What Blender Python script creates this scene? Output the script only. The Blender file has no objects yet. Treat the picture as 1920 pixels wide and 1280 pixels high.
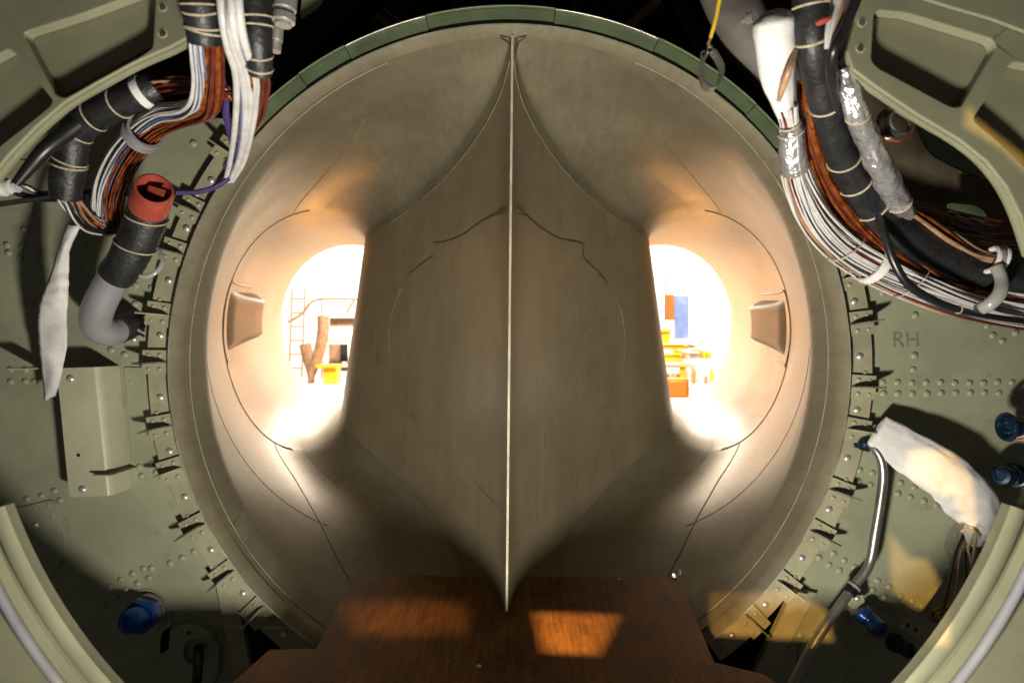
import bpy, bmesh, math, random
from mathutils import Vector, Matrix, noise

random.seed(7)
SC = bpy.context.scene
C = SC.collection
PI = math.pi

# ------------------------------------------------------------------ camera, world, light, exposure
F = 1200.0                       # focal length in photo pixels (1920 wide)
CX, CY, CZ = 0.004, -0.94, 0.035
cam_d = bpy.data.cameras.new('camera')
cam_d.sensor_width = 36.0
cam_d.lens = 36.0 * F / 1920.0
cam_d.clip_start = 0.01
cam_d.clip_end = 100
cam = bpy.data.objects.new('camera', cam_d)
cam_d.dof.use_dof = True
cam_d.dof.focus_distance = 1.05
cam_d.dof.aperture_fstop = 5.6
cam.location = (CX, CY, CZ)
cam.rotation_euler = (PI / 2, 0, 0)
C.objects.link(cam)
SC.camera = cam

world = bpy.data.worlds.new('World')
SC.world = world
world.use_nodes = True
bg = world.node_tree.nodes['Background']
bg.inputs[0].default_value = (1.0, 0.93, 0.8, 1)
bg.inputs[1].default_value = 0.045


def aim(o, tgt):
    d = Vector(tgt) - Vector(o.location)
    o.rotation_euler = d.to_track_quat('-Z', 'Y').to_euler()


def lamp(name, kind, loc, tgt, power, col, **kw):
    d = bpy.data.lights.new(name, kind)
    d.energy = power
    d.color = col
    for k, v in kw.items():
        setattr(d, k, v)
    o = bpy.data.objects.new(name, d)
    o.location = loc
    aim(o, tgt)
    C.objects.link(o)
    return o


# inspection lamp standing low behind the camera
lamp('inspection_lamp', 'AREA', (0.0, -0.66, -0.390), (0.20, 0.06, 0.65), 15.5, (1.0, 0.94, 0.80), shape='DISK', size=0.08)
# hangar light panels in front of the two intakes, plus added warm fills
for s in (-1, 1):
    lamp('hangar_lamp', 'AREA', (s * 1.12, 3.6, 1.12), (s * 0.66, 0.9, -0.15), 105, (1.0, 0.80, 0.58), shape='RECTANGLE', size=1.4, size_y=0.6)
    lamp('added_low_fill', 'AREA', (s * 1.1, 2.8, -1.0), (s * 0.66, 1.1, 0.3), 48, (1.0, 0.40, 0.09), shape='RECTANGLE', size=0.9, size_y=0.6)  # added warm fill from below, standing in for bounce off the floor
    lamp('added_side_fill', 'AREA', (s * 0.36, 2.45, 0.08), (s * 0.78, 1.2, 0.06), 10, (1.0, 0.38, 0.09), shape='RECTANGLE', size=0.5, size_y=0.6)  # added fill hidden behind the splitter, warms the outer duct wall
lamp('hangar_ceiling_lamp', 'AREA', (0, 4.6, 2.3), (0, 6.6, 0.2), 380, (1.0, 0.93, 0.80), shape='RECTANGLE', size=4.0, size_y=0.8)
lamp('hangar_ceiling_lamp', 'AREA', (0, 2.3, 2.3), (0, 4.2, -0.3), 420, (1.0, 0.90, 0.74), shape='RECTANGLE', size=3.0, size_y=0.5)
# warm spots out of view, cut into patches by added mask plates
WARM = (1.0, 0.55, 0.16)
WARM_LAMPS = [((-0.50, -1.75, 0.22), (0.45, 0.0, -0.1), 230, 50, 0.0035), ((-0.20, -0.95, 1.10), (0.10, -0.05, -0.372), 430, 22, 0.006), ((0.24, -0.95, 1.05), (-0.18, -0.03, -0.372), 75, 26, 0.010)]
for loc, tgt, pw, ang, soft in WARM_LAMPS:
    lamp('warm_lamp', 'SPOT', loc, tgt, pw, WARM, spot_size=math.radians(ang), spot_blend=0.0, shadow_soft_size=soft)

SC.view_settings.view_transform = 'Standard'
SC.view_settings.look = 'None'
SC.view_settings.exposure = 0.0
SC.view_settings.gamma = 1.0
SC.render.engine = 'CYCLES'
SC.cycles.use_denoising = True
SC.cycles.max_bounces = 10
SC.cycles.diffuse_bounces = 6
SC.cycles.sample_clamp_indirect = 6.0

# ------------------------------------------------------------------ materials
MATS = {}


def mat(name, col, rough=0.5, metal=0.0, mott=0.12, mscale=9.0, bump=0.0, bscale=60.0, stretch=(1, 1, 1),
        col2=None, spec=0.5, coat=0.0, streak=None, trans=0.0, spots=0.0):
    if name in MATS:
        return MATS[name]
    m = bpy.data.materials.new(name)
    m.use_nodes = True
    nt = m.node_tree
    b = nt.nodes['Principled BSDF']
    b.inputs['Roughness'].default_value = rough
    b.inputs['Metallic'].default_value = metal
    b.inputs['Specular IOR Level'].default_value = spec
    b.inputs['Coat Weight'].default_value = coat
    b.inputs['Coat Roughness'].default_value = 0.15
    b.inputs['Transmission Weight'].default_value = trans
    tc = nt.nodes.new('ShaderNodeTexCoord')
    mp = nt.nodes.new('ShaderNodeMapping')
    mp.inputs['Scale'].default_value = stretch
    nt.links.new(tc.outputs['Object'], mp.inputs['Vector'])
    n1 = nt.nodes.new('ShaderNodeTexNoise')
    n1.inputs['Scale'].default_value = mscale
    n1.inputs['Detail'].default_value = 6
    n1.inputs['Roughness'].default_value = 0.65
    nt.links.new(mp.outputs['Vector'], n1.inputs['Vector'])
    rp = nt.nodes.new('ShaderNodeValToRGB')
    c2 = col2 if col2 else tuple(c * (1 - mott * 2.2) for c in col)
    c1 = tuple(min(1, c * (1 + mott)) for c in col)
    rp.color_ramp.elements[0].position = 0.32
    rp.color_ramp.elements[1].position = 0.68
    rp.color_ramp.elements[0].color = (*c2, 1)
    rp.color_ramp.elements[1].color = (*c1, 1)
    nt.links.new(n1.outputs['Fac'], rp.inputs['Fac'])
    out = rp.outputs['Color']
    if spots > 0:            # small dark smudges and scratches of wear
        n3 = nt.nodes.new('ShaderNodeTexNoise')
        n3.inputs['Scale'].default_value = 26
        n3.inputs['Detail'].default_value = 8
        nt.links.new(tc.outputs['Object'], n3.inputs['Vector'])
        r3 = nt.nodes.new('ShaderNodeValToRGB')
        r3.color_ramp.elements[0].position = 0.62
        r3.color_ramp.elements[1].position = 0.74
        nt.links.new(n3.outputs['Fac'], r3.inputs['Fac'])
        mu = nt.nodes.new('ShaderNodeMath')
        mu.operation = 'MULTIPLY'
        mu.inputs[1].default_value = spots
        nt.links.new(r3.outputs['Color'], mu.inputs[0])
        mx = nt.nodes.new('ShaderNodeMixRGB')
        mx.inputs['Color2'].default_value = (col[0] * 0.3, col[1] * 0.3, col[2] * 0.3, 1)
        nt.links.new(mu.outputs[0], mx.inputs['Fac'])
        nt.links.new(out, mx.inputs['Color1'])
        out = mx.outputs['Color']
    if streak:
        mp2 = nt.nodes.new('ShaderNodeMapping')
        mp2.inputs['Scale'].default_value = streak[0]
        mp2.inputs['Rotation'].default_value = (0, 0, 0)
        nt.links.new(tc.outputs['Object'], mp2.inputs['Vector'])
        n4 = nt.nodes.new('ShaderNodeTexNoise')
        n4.inputs['Scale'].default_value = 1.0
        n4.inputs['Detail'].default_value = 5
        n4.inputs['Roughness'].default_value = 0.75
        nt.links.new(mp2.outputs['Vector'], n4.inputs['Vector'])
        r4 = nt.nodes.new('ShaderNodeValToRGB')
        r4.color_ramp.elements[0].position = 0.36
        r4.color_ramp.elements[1].position = 0.62
        k = 1 - streak[1]
        r4.color_ramp.elements[0].color = (k, k * .97, k * .93, 1)
        r4.color_ramp.elements[1].color = (1, 1, 1, 1)
        nt.links.new(n4.outputs['Fac'], r4.inputs['Fac'])
        mx2 = nt.nodes.new('ShaderNodeMixRGB')
        mx2.blend_type = 'MULTIPLY'
        mx2.inputs['Fac'].default_value = 1.0
        nt.links.new(out, mx2.inputs['Color1'])
        nt.links.new(r4.outputs['Color'], mx2.inputs['Color2'])
        out = mx2.outputs['Color']
    nt.links.new(out, b.inputs['Base Color'])
    # roughness variation
    mr = nt.nodes.new('ShaderNodeMapRange')
    mr.inputs['To Min'].default_value = max(0.04, rough - 0.1)
    mr.inputs['To Max'].default_value = min(1, rough + 0.12)
    nt.links.new(n1.outputs['Fac'], mr.inputs['Value'])
    nt.links.new(mr.outputs['Result'], b.inputs['Roughness'])
    if bump > 0:
        n2 = nt.nodes.new('ShaderNodeTexNoise')
        n2.inputs['Scale'].default_value = bscale
        n2.inputs['Detail'].default_value = 4
        nt.links.new(mp.outputs['Vector'], n2.inputs['Vector'])
        bp = nt.nodes.new('ShaderNodeBump')
        bp.inputs['Strength'].default_value = bump
        bp.inputs['Distance'].default_value = 0.004
        nt.links.new(n2.outputs['Fac'], bp.inputs['Height'])
        nt.links.new(bp.outputs['Normal'], b.inputs['Normal'])
    MATS[name] = m
    return m


GREEN = mat('bulkhead_paint', (0.275, 0.285, 0.195), 0.45, mott=0.12, mscale=5, bump=0.05, bscale=90, spots=0.35)
GREEN2 = mat('doubler_paint', (0.265, 0.275, 0.188), 0.42, mott=0.10, mscale=7, bump=0.05, bscale=90, spots=0.15)
FRAMEP = mat('frame_paint', (0.20, 0.20, 0.132), 0.42, mott=0.10, mscale=6, bump=0.04, bscale=80, spots=0.15)
STRIP = mat('flange_strip_paint', (0.29, 0.275, 0.185), 0.42, mott=0.12, mscale=14, spots=0.35)
BAND = mat('band_paint', (0.115, 0.15, 0.082), 0.38, mott=0.15, mscale=12, spots=0.4)
BRACKP = mat('bracket_paint', (0.40, 0.395, 0.28), 0.40, mott=0.08, mscale=8, spots=0.2)
CLIPD = mat('soiled_clip', (0.10, 0.10, 0.075), 0.5, mott=0.35, mscale=40)
DUCT = mat('duct_paint', (0.228, 0.204, 0.142), 0.42, mott=0.10, mscale=7, bump=0.06, bscale=14, stretch=(1, 1, 1), spots=0.22, streak=((70, 9, 80), 0.16))
WEDGE = mat('splitter_paint', (0.292, 0.245, 0.166), 0.38, mott=0.05, mscale=1.0, bump=0.04, bscale=1.5, stretch=(38, 38, 2.2), spots=0.35, streak=((5, 5, 6), 0.20))
SEAM = mat('seam_sealant_lit_edge', (0.30, 0.26, 0.18), 0.5, mott=0.2, mscale=30)
SEAMD = mat('seam_dark', (0.085, 0.065, 0.04), 0.6, mott=0.3, mscale=30)
EDGE = mat('leading_edge_metal', (0.50, 0.46, 0.35), 0.35, metal=0.0, mott=0.15, mscale=20)
LIP = mat('bare_lip_metal', (0.5, 0.48, 0.42), 0.35, metal=0.7, mott=0.2, mscale=20)
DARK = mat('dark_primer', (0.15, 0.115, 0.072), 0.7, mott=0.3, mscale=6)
BLACKM = mat('black_beam', (0.008, 0.007, 0.006), 0.6, mott=0.3, mscale=6)
STEEL = mat('steel', (0.62, 0.60, 0.56), 0.36, metal=0.7, mott=0.1, mscale=20)
DULLST = mat('dull_tube_metal', (0.34, 0.33, 0.31), 0.33, metal=0.85, mott=0.12, mscale=30)
GREYP = mat('grey_pipe', (0.27, 0.27, 0.29), 0.38, metal=0.25, mott=0.08, mscale=14)
BLACKR = mat('black_sleeve', (0.013, 0.013, 0.015), 0.48, mott=0.3, mscale=60, bump=0.25, bscale=220)
BLACKC = mat('black_cable', (0.01, 0.01, 0.012), 0.35, mott=0.2)
CORD = mat('lacing_cord', (0.42, 0.36, 0.26), 0.8, mott=0.2, mscale=200)
WHITEW = mat('white_wire', (0.50, 0.485, 0.485), 0.38, mott=0.10, mscale=50)
BLUEW = mat('blue_grey_wire', (0.10, 0.11, 0.22), 0.4, mott=0.10, mscale=50)
PURP = mat('purple_wire', (0.05, 0.028, 0.12), 0.4, mott=0.15, mscale=50)
COPPER = mat('copper_wire', (0.33, 0.085, 0.016), 0.27, metal=0.35, mott=0.4, mscale=80)
MAROON = mat('maroon_wire', (0.11, 0.022, 0.012), 0.33, mott=0.25, mscale=60)
TANW = mat('tan_wire', (0.34, 0.20, 0.12), 0.35, mott=0.2, mscale=60)
WHITEC = mat('white_cloth', (0.60, 0.585, 0.58), 0.85, mott=0.07, mscale=30, bump=0.25, bscale=380)
FOIL = mat('silver_foil', (0.85, 0.84, 0.88), 0.22, metal=0.85, mott=0.15, mscale=40, bump=1.0, bscale=110)
REDC = mat('red_cap', (0.30, 0.05, 0.03), 0.5, mott=0.15, mscale=30)
BLUEF = mat('blue_fitting', (0.012, 0.075, 0.30), 0.25, metal=0.35, mott=0.25, mscale=40)
DBLUE = mat('dark_blue_fitting', (0.008, 0.025, 0.06), 0.25, metal=0.4, mott=0.25, mscale=40)
HOSEG = mat('hose_grey_brown', (0.17, 0.15, 0.135), 0.6, mott=0.2, mscale=12)
YELW = mat('yellow_wire', (0.62, 0.42, 0.03), 0.4, mott=0.1)
WOOD = mat('plywood', (0.20, 0.090, 0.028), 0.8, spec=0.12, mott=0.20, mscale=1.0, bump=0.12, bscale=2.0, stretch=(190, 12, 60), spots=0.5, streak=((9, 6, 9), 0.45))
CLEARP = mat('clear_plastic', (0.55, 0.55, 0.52), 0.2, trans=0.55, mott=0.05)
GASKET = mat('black_hole', (0.005, 0.005, 0.005), 0.7, mott=0.1)
RIVET = GREEN2
MARK = mat('pencil_mark', (0.185, 0.185, 0.12), 0.7, mott=0.3, mscale=150)
HWALL = mat('hangar_wall_paint', (0.8, 0.78, 0.74), 0.7, mott=0.03, mscale=2)
HFLOOR = mat('hangar_floor_paint', (0.55, 0.45, 0.32), 0.6, mott=0.1, mscale=2)
YELLOW = mat('yellow_plastic', (0.80, 0.42, 0.02), 0.45, mott=0.1)
ORANGE = mat('orange_plastic', (0.70, 0.20, 0.03), 0.45, mott=0.1)
BROWN = mat('brown_canvas', (0.34, 0.19, 0.11), 0.8, mott=0.2, mscale=30)
BLUEP = mat('pale_blue_print', (0.22, 0.30, 0.62), 0.5, mott=0.2, mscale=8)
WHITEP = mat('white_paint', (0.75, 0.75, 0.73), 0.5, mott=0.05)


# ------------------------------------------------------------------ helpers
def P(px, py, y):
    """photo pixel -> point on the plane at depth y"""
    d = y - CY
    return Vector((CX + (px - 960) / F * d, y, CZ - (py - 640) / F * d))


def S(rpx, y):
    return rpx / F * (y - CY)


def to_px(v):
    d = v.y - CY
    return 960 + (v.x - CX) / d * F, 640 - (v.z - CZ) / d * F


def thing(name, label, cat, base=(0, 0, 0), group=None):
    o = bpy.data.objects.new(name, None)
    o.empty_display_size = 0.05
    o.location = base
    C.objects.link(o)
    o['label'] = label
    o['category'] = cat
    if group:
        o['group'] = group
    return o


def setpar(o, parent):
    if parent is not None:
        o.parent = parent
        if parent.type == 'EMPTY':
            o.matrix_parent_inverse = Matrix.Translation(-Vector(parent.location))


def tag(o, label, cat, group=None):
    o['label'] = label
    o['category'] = cat
    if group:
        o['group'] = group
    return o


class MB:
    def __init__(self):
        self.v = []
        self.f = []

    def add(self, vs, fs):
        n = len(self.v)
        self.v += [Vector(p) for p in vs]
        self.f += [tuple(i + n for i in f) for f in fs]
        return self

    def box(self, c, hx, hy, hz, X=Vector((1, 0, 0)), Y=Vector((0, 1, 0)), Z=Vector((0, 0, 1))):
        c = Vector(c)
        vs = [c + X * (hx * a) + Y * (hy * b) + Z * (hz * d) for a in (-1, 1) for b in (-1, 1) for d in (-1, 1)]
        return self.add(vs, [(0, 1, 3, 2), (4, 6, 7, 5), (0, 4, 5, 1), (2, 3, 7, 6), (0, 2, 6, 4), (1, 5, 7, 3)])

    def grid(self, rows, closed_u=False, closed_v=False):
        nr, nc = len(rows), len(rows[0])
        fs = []
        for i in range(nr if closed_v else nr - 1):
            for j in range(nc if closed_u else nc - 1):
                a, b = i, (i + 1) % nr
                c, d = j, (j + 1) % nc
                fs.append((a * nc + c, a * nc + d, b * nc + d, b * nc + c))
        return self.add([p for r in rows for p in r], fs)

    def tube(self, path, n=10, cap=True, shape=None):
        """path: list of (Vector, radius); shape(i, k)->factor or (fx, fy)"""
        pts = [p for p, r in path]
        m = len(pts)
        tang = [(pts[min(i + 1, m - 1)] - pts[max(i - 1, 0)]).normalized() for i in range(m)]
        u = tang[0].orthogonal().normalized()
        rows = []
        for i in range(m):
            t = tang[i]
            u = (u - t * u.dot(t))
            u = u.normalized() if u.length > 1e-6 else t.orthogonal().normalized()
            w = t.cross(u)
            row = []
            for k in range(n):
                a = 2 * PI * k / n
                f = shape(i / (m - 1), a) if shape else 1.0
                row.append(pts[i] + (u * math.cos(a) + w * math.sin(a)) * (path[i][1] * f))
            rows.append(row)
        self.grid(rows, closed_u=True)
        if cap:
            nv = len(self.v)
            self.f.append(tuple(range(nv - m * n, nv - m * n + n))[::-1])
            self.f.append(tuple(range(nv - n, nv)))
        return self

    def lathe(self, base, axis, prof, n=16, cap=True):
        """prof: list of (along, radius)"""
        axis = Vector(axis).normalized()
        u = axis.orthogonal().normalized()
        w = axis.cross(u)
        base = Vector(base)
        rows = [[base + axis * h + (u * math.cos(2 * PI * k / n) + w * math.sin(2 * PI * k / n)) * r for k in range(n)] for h, r in prof]
        self.grid(rows, closed_u=True)
        if cap:
            nv = len(self.v)
            tot = len(prof) * n
            if prof[0][1] > 1e-5:
                self.f.append(tuple(range(nv - tot, nv - tot + n))[::-1])
            if prof[-1][1] > 1e-5:
                self.f.append(tuple(range(nv - n, nv)))
        return self

    def mesh(self, name, m, smooth=True, angle=40):
        me = bpy.data.meshes.new(name)
        me.from_pydata(self.v, [], self.f)
        bm = bmesh.new()
        bm.from_mesh(me)
        bmesh.ops.recalc_face_normals(bm, faces=bm.faces)
        if smooth:
            la = math.radians(angle)
            for f in bm.faces:
                f.smooth = True
            for e in bm.edges:
                e.smooth = not (len(e.link_faces) == 2 and e.calc_face_angle(0) > la)
        bm.to_mesh(me)
        bm.free()
        me.materials.append(m)
        return me

    def build(self, name, m, parent=None, smooth=True, bevel=0.0, angle=40):
        o = bpy.data.objects.new(name, self.mesh(name, m, smooth, angle))
        C.objects.link(o)
        setpar(o, parent)
        if bevel > 0:
            md = o.modifiers.new('bevel', 'BEVEL')
            md.width = bevel
            md.segments = 2
            md.limit_method = 'ANGLE'
            md.angle_limit = math.radians(40)
        return o


def inst(me, name, loc, parent, rot=None, scale=1.0):
    o = bpy.data.objects.new(name, me)
    o.location = loc
    o.scale = (scale,) * 3
    if rot is not None:
        o.rotation_euler = rot
    C.objects.link(o)
    setpar(o, parent)
    return o


def catmull(pts, n):
    """smooth n samples through tuples"""
    k = len(pts)
    out = []
    for i in range(n):
        t = i / (n - 1) * (k - 1)
        j = min(int(t), k - 2)
        f = t - j
        p0, p1, p2, p3 = pts[max(j - 1, 0)], pts[j], pts[j + 1], pts[min(j + 2, k - 1)]
        out.append(tuple(0.5 * ((2 * b) + (c - a) * f + (2 * a - 5 * b + 4 * c - d) * f * f + (3 * b - a - 3 * c + d) * f ** 3)
                         for a, b, c, d in zip(p0, p1, p2, p3)))
    return out


def pxpath(pts, n=None):
    """[(px,py,y,rpx)] -> smooth [(Vector, radius)]"""
    n = n or len(pts) * 6
    return [(P(a, b, y), max(0.0003, S(r, y))) for a, b, y, r in catmull(pts, n)]


def ring(path, t, minor, parent, m, name='tie_cord', grow=1.03, tilt=0.0, width=None):
    i = max(1, min(len(path) - 2, int(t * (len(path) - 1))))
    p, r = path[i]
    ax = (path[i + 1][0] - path[i - 1][0]).normalized()
    u = ax.orthogonal().normalized()
    w = ax.cross(u)
    b = MB()
    n = 28
    if width:
        rows = []
        for k in range(n):
            a = 2 * PI * k / n
            d = u * math.cos(a) + w * math.sin(a)
            R = r * grow
            rows.append([p + d * (R - 0.001) - ax * width, p + d * (R + minor) - ax * width, p + d * (R + minor) + ax * width, p + d * (R - 0.001) + ax * width])
        b.grid(rows, closed_u=True, closed_v=True)
    else:
        rows = []
        for k in range(n):
            a = 2 * PI * k / n
            d = u * math.cos(a) + w * math.sin(a)
            c = p + d * (r * grow) + ax * (tilt * math.sin(a + 1) * r)
            rows.append([c + d * (minor * math.cos(q)) + ax * (minor * math.sin(q)) for q in [2 * PI * z / 6 for z in range(6)]])
        b.grid(rows, closed_u=True, closed_v=True)
    return b.build(name, m, parent)


def bundle(parent, path, n, wr, mats, name='wire', spread=1.0, wander=0.25, flat=1.0, sides=6):
    """n wires following path inside its radius, each a part of its own"""
    rnd = random.Random(len(path) * 131 + n)
    ms = len(path)
    tang = [(path[min(i + 1, ms - 1)][0] - path[max(i - 1, 0)][0]).normalized() for i in range(ms)]
    us = []
    u = tang[0].orthogonal().normalized()
    for t in tang:
        u = (u - t * u.dot(t)).normalized()
        us.append(u)
    for q in range(n):
        rr = math.sqrt((q + 0.5) / n) * spread
        aa = q * 2.399963
        ph, ph2 = rnd.uniform(0, 6.28), rnd.uniform(0, 6.28)
        fr, fr2 = rnd.uniform(0.5, 1.6), rnd.uniform(0.5, 1.6)
        ptw = []
        for i in range(ms):
            tt = i / (ms - 1)
            w = tang[i].cross(us[i])
            R = max(path[i][1] - wr, 0.0005)
            ox = rr * math.cos(aa) + wander * math.sin(fr * 2 * PI * tt + ph)
            oy = rr * math.sin(aa) * flat + wander * math.sin(fr2 * 2 * PI * tt + ph2)
            ptw.append((path[i][0] + us[i] * (ox * R) + w * (oy * R), wr))
        MB().tube(ptw, sides).build(name, mats[q % len(mats)] if not callable(mats) else mats(q, rr, aa), parent)


def round_poly(pts, r, n=5):
    out = []
    k = len(pts)
    for i in range(k):
        p0, p, p1 = Vector(pts[i - 1]), Vector(pts[i]), Vector(pts[(i + 1) % k])
        a, b = (p0 - p), (p1 - p)
        rr = min(r, a.length * 0.45, b.length * 0.45)
        s, e = p + a.normalized() * rr, p + b.normalized() * rr
        for j in range(n + 1):
            t = j / n
            out.append(tuple(s * (1 - t) ** 2 + p * (2 * t * (1 - t)) + e * t * t))
    return out


def plate(name, outer, holes, y, thick, m, parent=None, bevel=0.0008, curve=None):
    """flat plate cut from photo outlines at depth y, thick away from the camera"""
    bm = bmesh.new()
    edges = []
    for loop in [outer] + list(holes):
        vs = [bm.verts.new(P(a, b, y)) for a, b in loop]
        edges += [bm.edges.new((vs[i], vs[(i + 1) % len(vs)])) for i in range(len(vs))]
    bmesh.ops.triangle_fill(bm, use_beauty=True, use_dissolve=False, edges=edges)
    r = bmesh.ops.extrude_face_region(bm, geom=list(bm.faces))
    vs = [g for g in r['geom'] if isinstance(g, bmesh.types.BMVert)]
    bmesh.ops.translate(bm, verts=vs, vec=(0, thick, 0))
    bmesh.ops.recalc_face_normals(bm, faces=bm.faces)
    me = bpy.data.meshes.new(name)
    bm.to_mesh(me)
    bm.free()
    me.materials.append(m)
    o = bpy.data.objects.new(name, me)
    C.objects.link(o)
    setpar(o, parent)
    if bevel > 0:
        md = o.modifiers.new('bevel', 'BEVEL')
        md.width = bevel
        md.segments = 2
        md.limit_method = 'ANGLE'
        md.angle_limit = math.radians(50)
    return o


def dome_mesh(name, r, h, m, slot=False):
    return MB().lathe((0, 0, 0), (0, -1, 0), [(-0.0005, r), (h * 0.25, r * 0.97), (h * 0.6, r * 0.8), (h * 0.9, r * 0.45), (h, 0.0002)], 14, True).mesh(name, m)


RIVET_ME = dome_mesh('rivet', 0.0052, 0.0028, GREEN2)
SCREW_ME = dome_mesh('screw', 0.0055, 0.0042, STEEL)
SMALLRIV = dome_mesh('small_rivet', 0.0036, 0.0022, STRIP)


def pchip(keys):
    xs = [k[0] for k in keys]
    ys = [k[1] for k in keys]
    n = len(xs)
    h = [xs[i + 1] - xs[i] for i in range(n - 1)]
    dl = [(ys[i + 1] - ys[i]) / h[i] for i in range(n - 1)]
    d = [dl[0]] + [0] * (n - 2) + [dl[-1]]
    for i in range(1, n - 1):
        if dl[i - 1] * dl[i] > 0:
            w1, w2 = 2 * h[i] + h[i - 1], h[i] + 2 * h[i - 1]
            d[i] = (w1 + w2) / (w1 / dl[i - 1] + w2 / dl[i])

    def f(x):
        if x <= xs[0]:
            return ys[0]
        if x >= xs[-1]:
            return ys[-1]
        i = max(j for j in range(n - 1) if xs[j] <= x)
        t = (x - xs[i]) / h[i]
        return (ys[i] * (1 + 2 * t) * (1 - t) ** 2 + h[i] * d[i] * t * (1 - t) ** 2 + ys[i + 1] * t * t * (3 - 2 * t) + h[i] * d[i + 1] * t * t * (t - 1))
    return f


# ------------------------------------------------------------------ intake duct (two D-shaped ducts meeting at a splitter)
Y0, Y1, YR = 0.03, 1.54, 0.77
fXw = pchip([(.03, .0012), (.10, .010), (.19, .031), (.38, .114), (.58, .246), (.72, .362), (.80, .412), (.90, .442), (1.1, .468), (1.54, .52)])
fXo = pchip([(.0, .5), (.06, .5), (.12, .504), (.18, .528), (.25, .562), (.35, .614), (.55, .69), (.77, .757), (1.1, .81), (1.54, .872)])
fH = pchip([(.0, .5), (.05, .4995), (.19, .484), (.38, .436), (.58, .380), (.70, .340), (.78, .318), (.90, .302), (1.1, .297), (1.54, .298)])
fzc = pchip([(.0, .0), (.19, .018), (.38, .038), (.58, .050), (.77, .066), (1.1, .088), (1.54, .110)])
frho = pchip([(.03, .002), (.10, .012), (.19, .025), (.38, .042), (.58, .052), (.77, .055), (1.1, .05), (1.54, .05)])


def xoff(y, z):
    return -0.012 * y + 0.011 * z * math.exp(-y / 0.25)


def sec_pt(s, y, u, v):
    Xw, W = fXw(y), fXo(y) - fXw(y)
    sh = -0.125 * v * (Xw / 0.4) * max(0.0, 1 - u / W)
    z = fzc(y) + v
    return Vector((s * (Xw + u + sh) + xoff(y, z), y, z))


FU = 2.3


def outer_pt(s, y, th):
    rho, W, H = frho(y) * FU, fXo(y) - fXw(y), fH(y)
    return sec_pt(s, y, rho + (W - rho) * math.cos(th), H * math.sin(th))


def outer_n(s, y, th):
    e = 1e-3
    a = outer_pt(s, y + e, th) - outer_pt(s, y - e, th)
    b = outer_pt(s, y, th + e) - outer_pt(s, y, th - e)
    n = a.cross(b).normalized()
    c = Vector((s * (fXw(y) + 0.4 * (fXo(y) - fXw(y))), y, fzc(y)))
    return n if n.dot(c - outer_pt(s, y, th)) > 0 else -n


def inner_row(s, y):
    rho, H = frho(y), fH(y)
    row = []
    nc, nw = 12, 30
    for i in range(nc + 1):
        a = -PI / 2 - (PI / 2) * i / nc          # bottom corner
        row.append(sec_pt(s, y, FU * (rho + rho * math.cos(a)), -(H - rho) + rho * math.sin(a)))
    for i in range(1, nw):
        row.append(sec_pt(s, y, 0, -(H - rho) + 2 * (H - rho) * i / nw))
    for i in range(nc + 1):
        a = PI - (PI / 2) * i / nc
        row.append(sec_pt(s, y, FU * (rho + rho * math.cos(a)), (H - rho) + rho * math.sin(a)))
    return row


def wall_px(px, py, lift=0.0006):
    """photo pixel -> point on the splitter wall"""
    s = 1 if px > 957 else -1
    lo, hi = 0.031, 0.84
    for _ in range(40):
        y = (lo + hi) / 2
        z = CZ - (py - 640) / F * (y - CY)
        q = sec_pt(s, y, 0, z - fzc(y))
        x = 960 + (q.x - CX) / (y - CY) * F
        if (x - 957) * s < (px - 957) * s:
            lo = y
        else:
            hi = y
    return q + Vector((s * lift, -lift, 0))


def outer_px(s, px, py):
    best = None
    y0, y1, t0, t1 = 0.02, 1.5, -1.55, 1.55
    for it in range(5):
        for i in range(31):
            for j in range(31):
                y = y0 + (y1 - y0) * i / 30
                t = t0 + (t1 - t0) * j / 30
                a, b = to_px(outer_pt(s, y, t))
                d = (a - px) ** 2 + (b - py) ** 2
                if best is None or d < best[0]:
                    best = (d, y, t)
        wy, wt = (y1 - y0) / 8, (t1 - t0) / 8
        y0, y1, t0, t1 = best[1] - wy, best[1] + wy, best[2] - wt, best[2] + wt
        y0 = max(y0, 0.0)
    return best[1], best[2]


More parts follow.
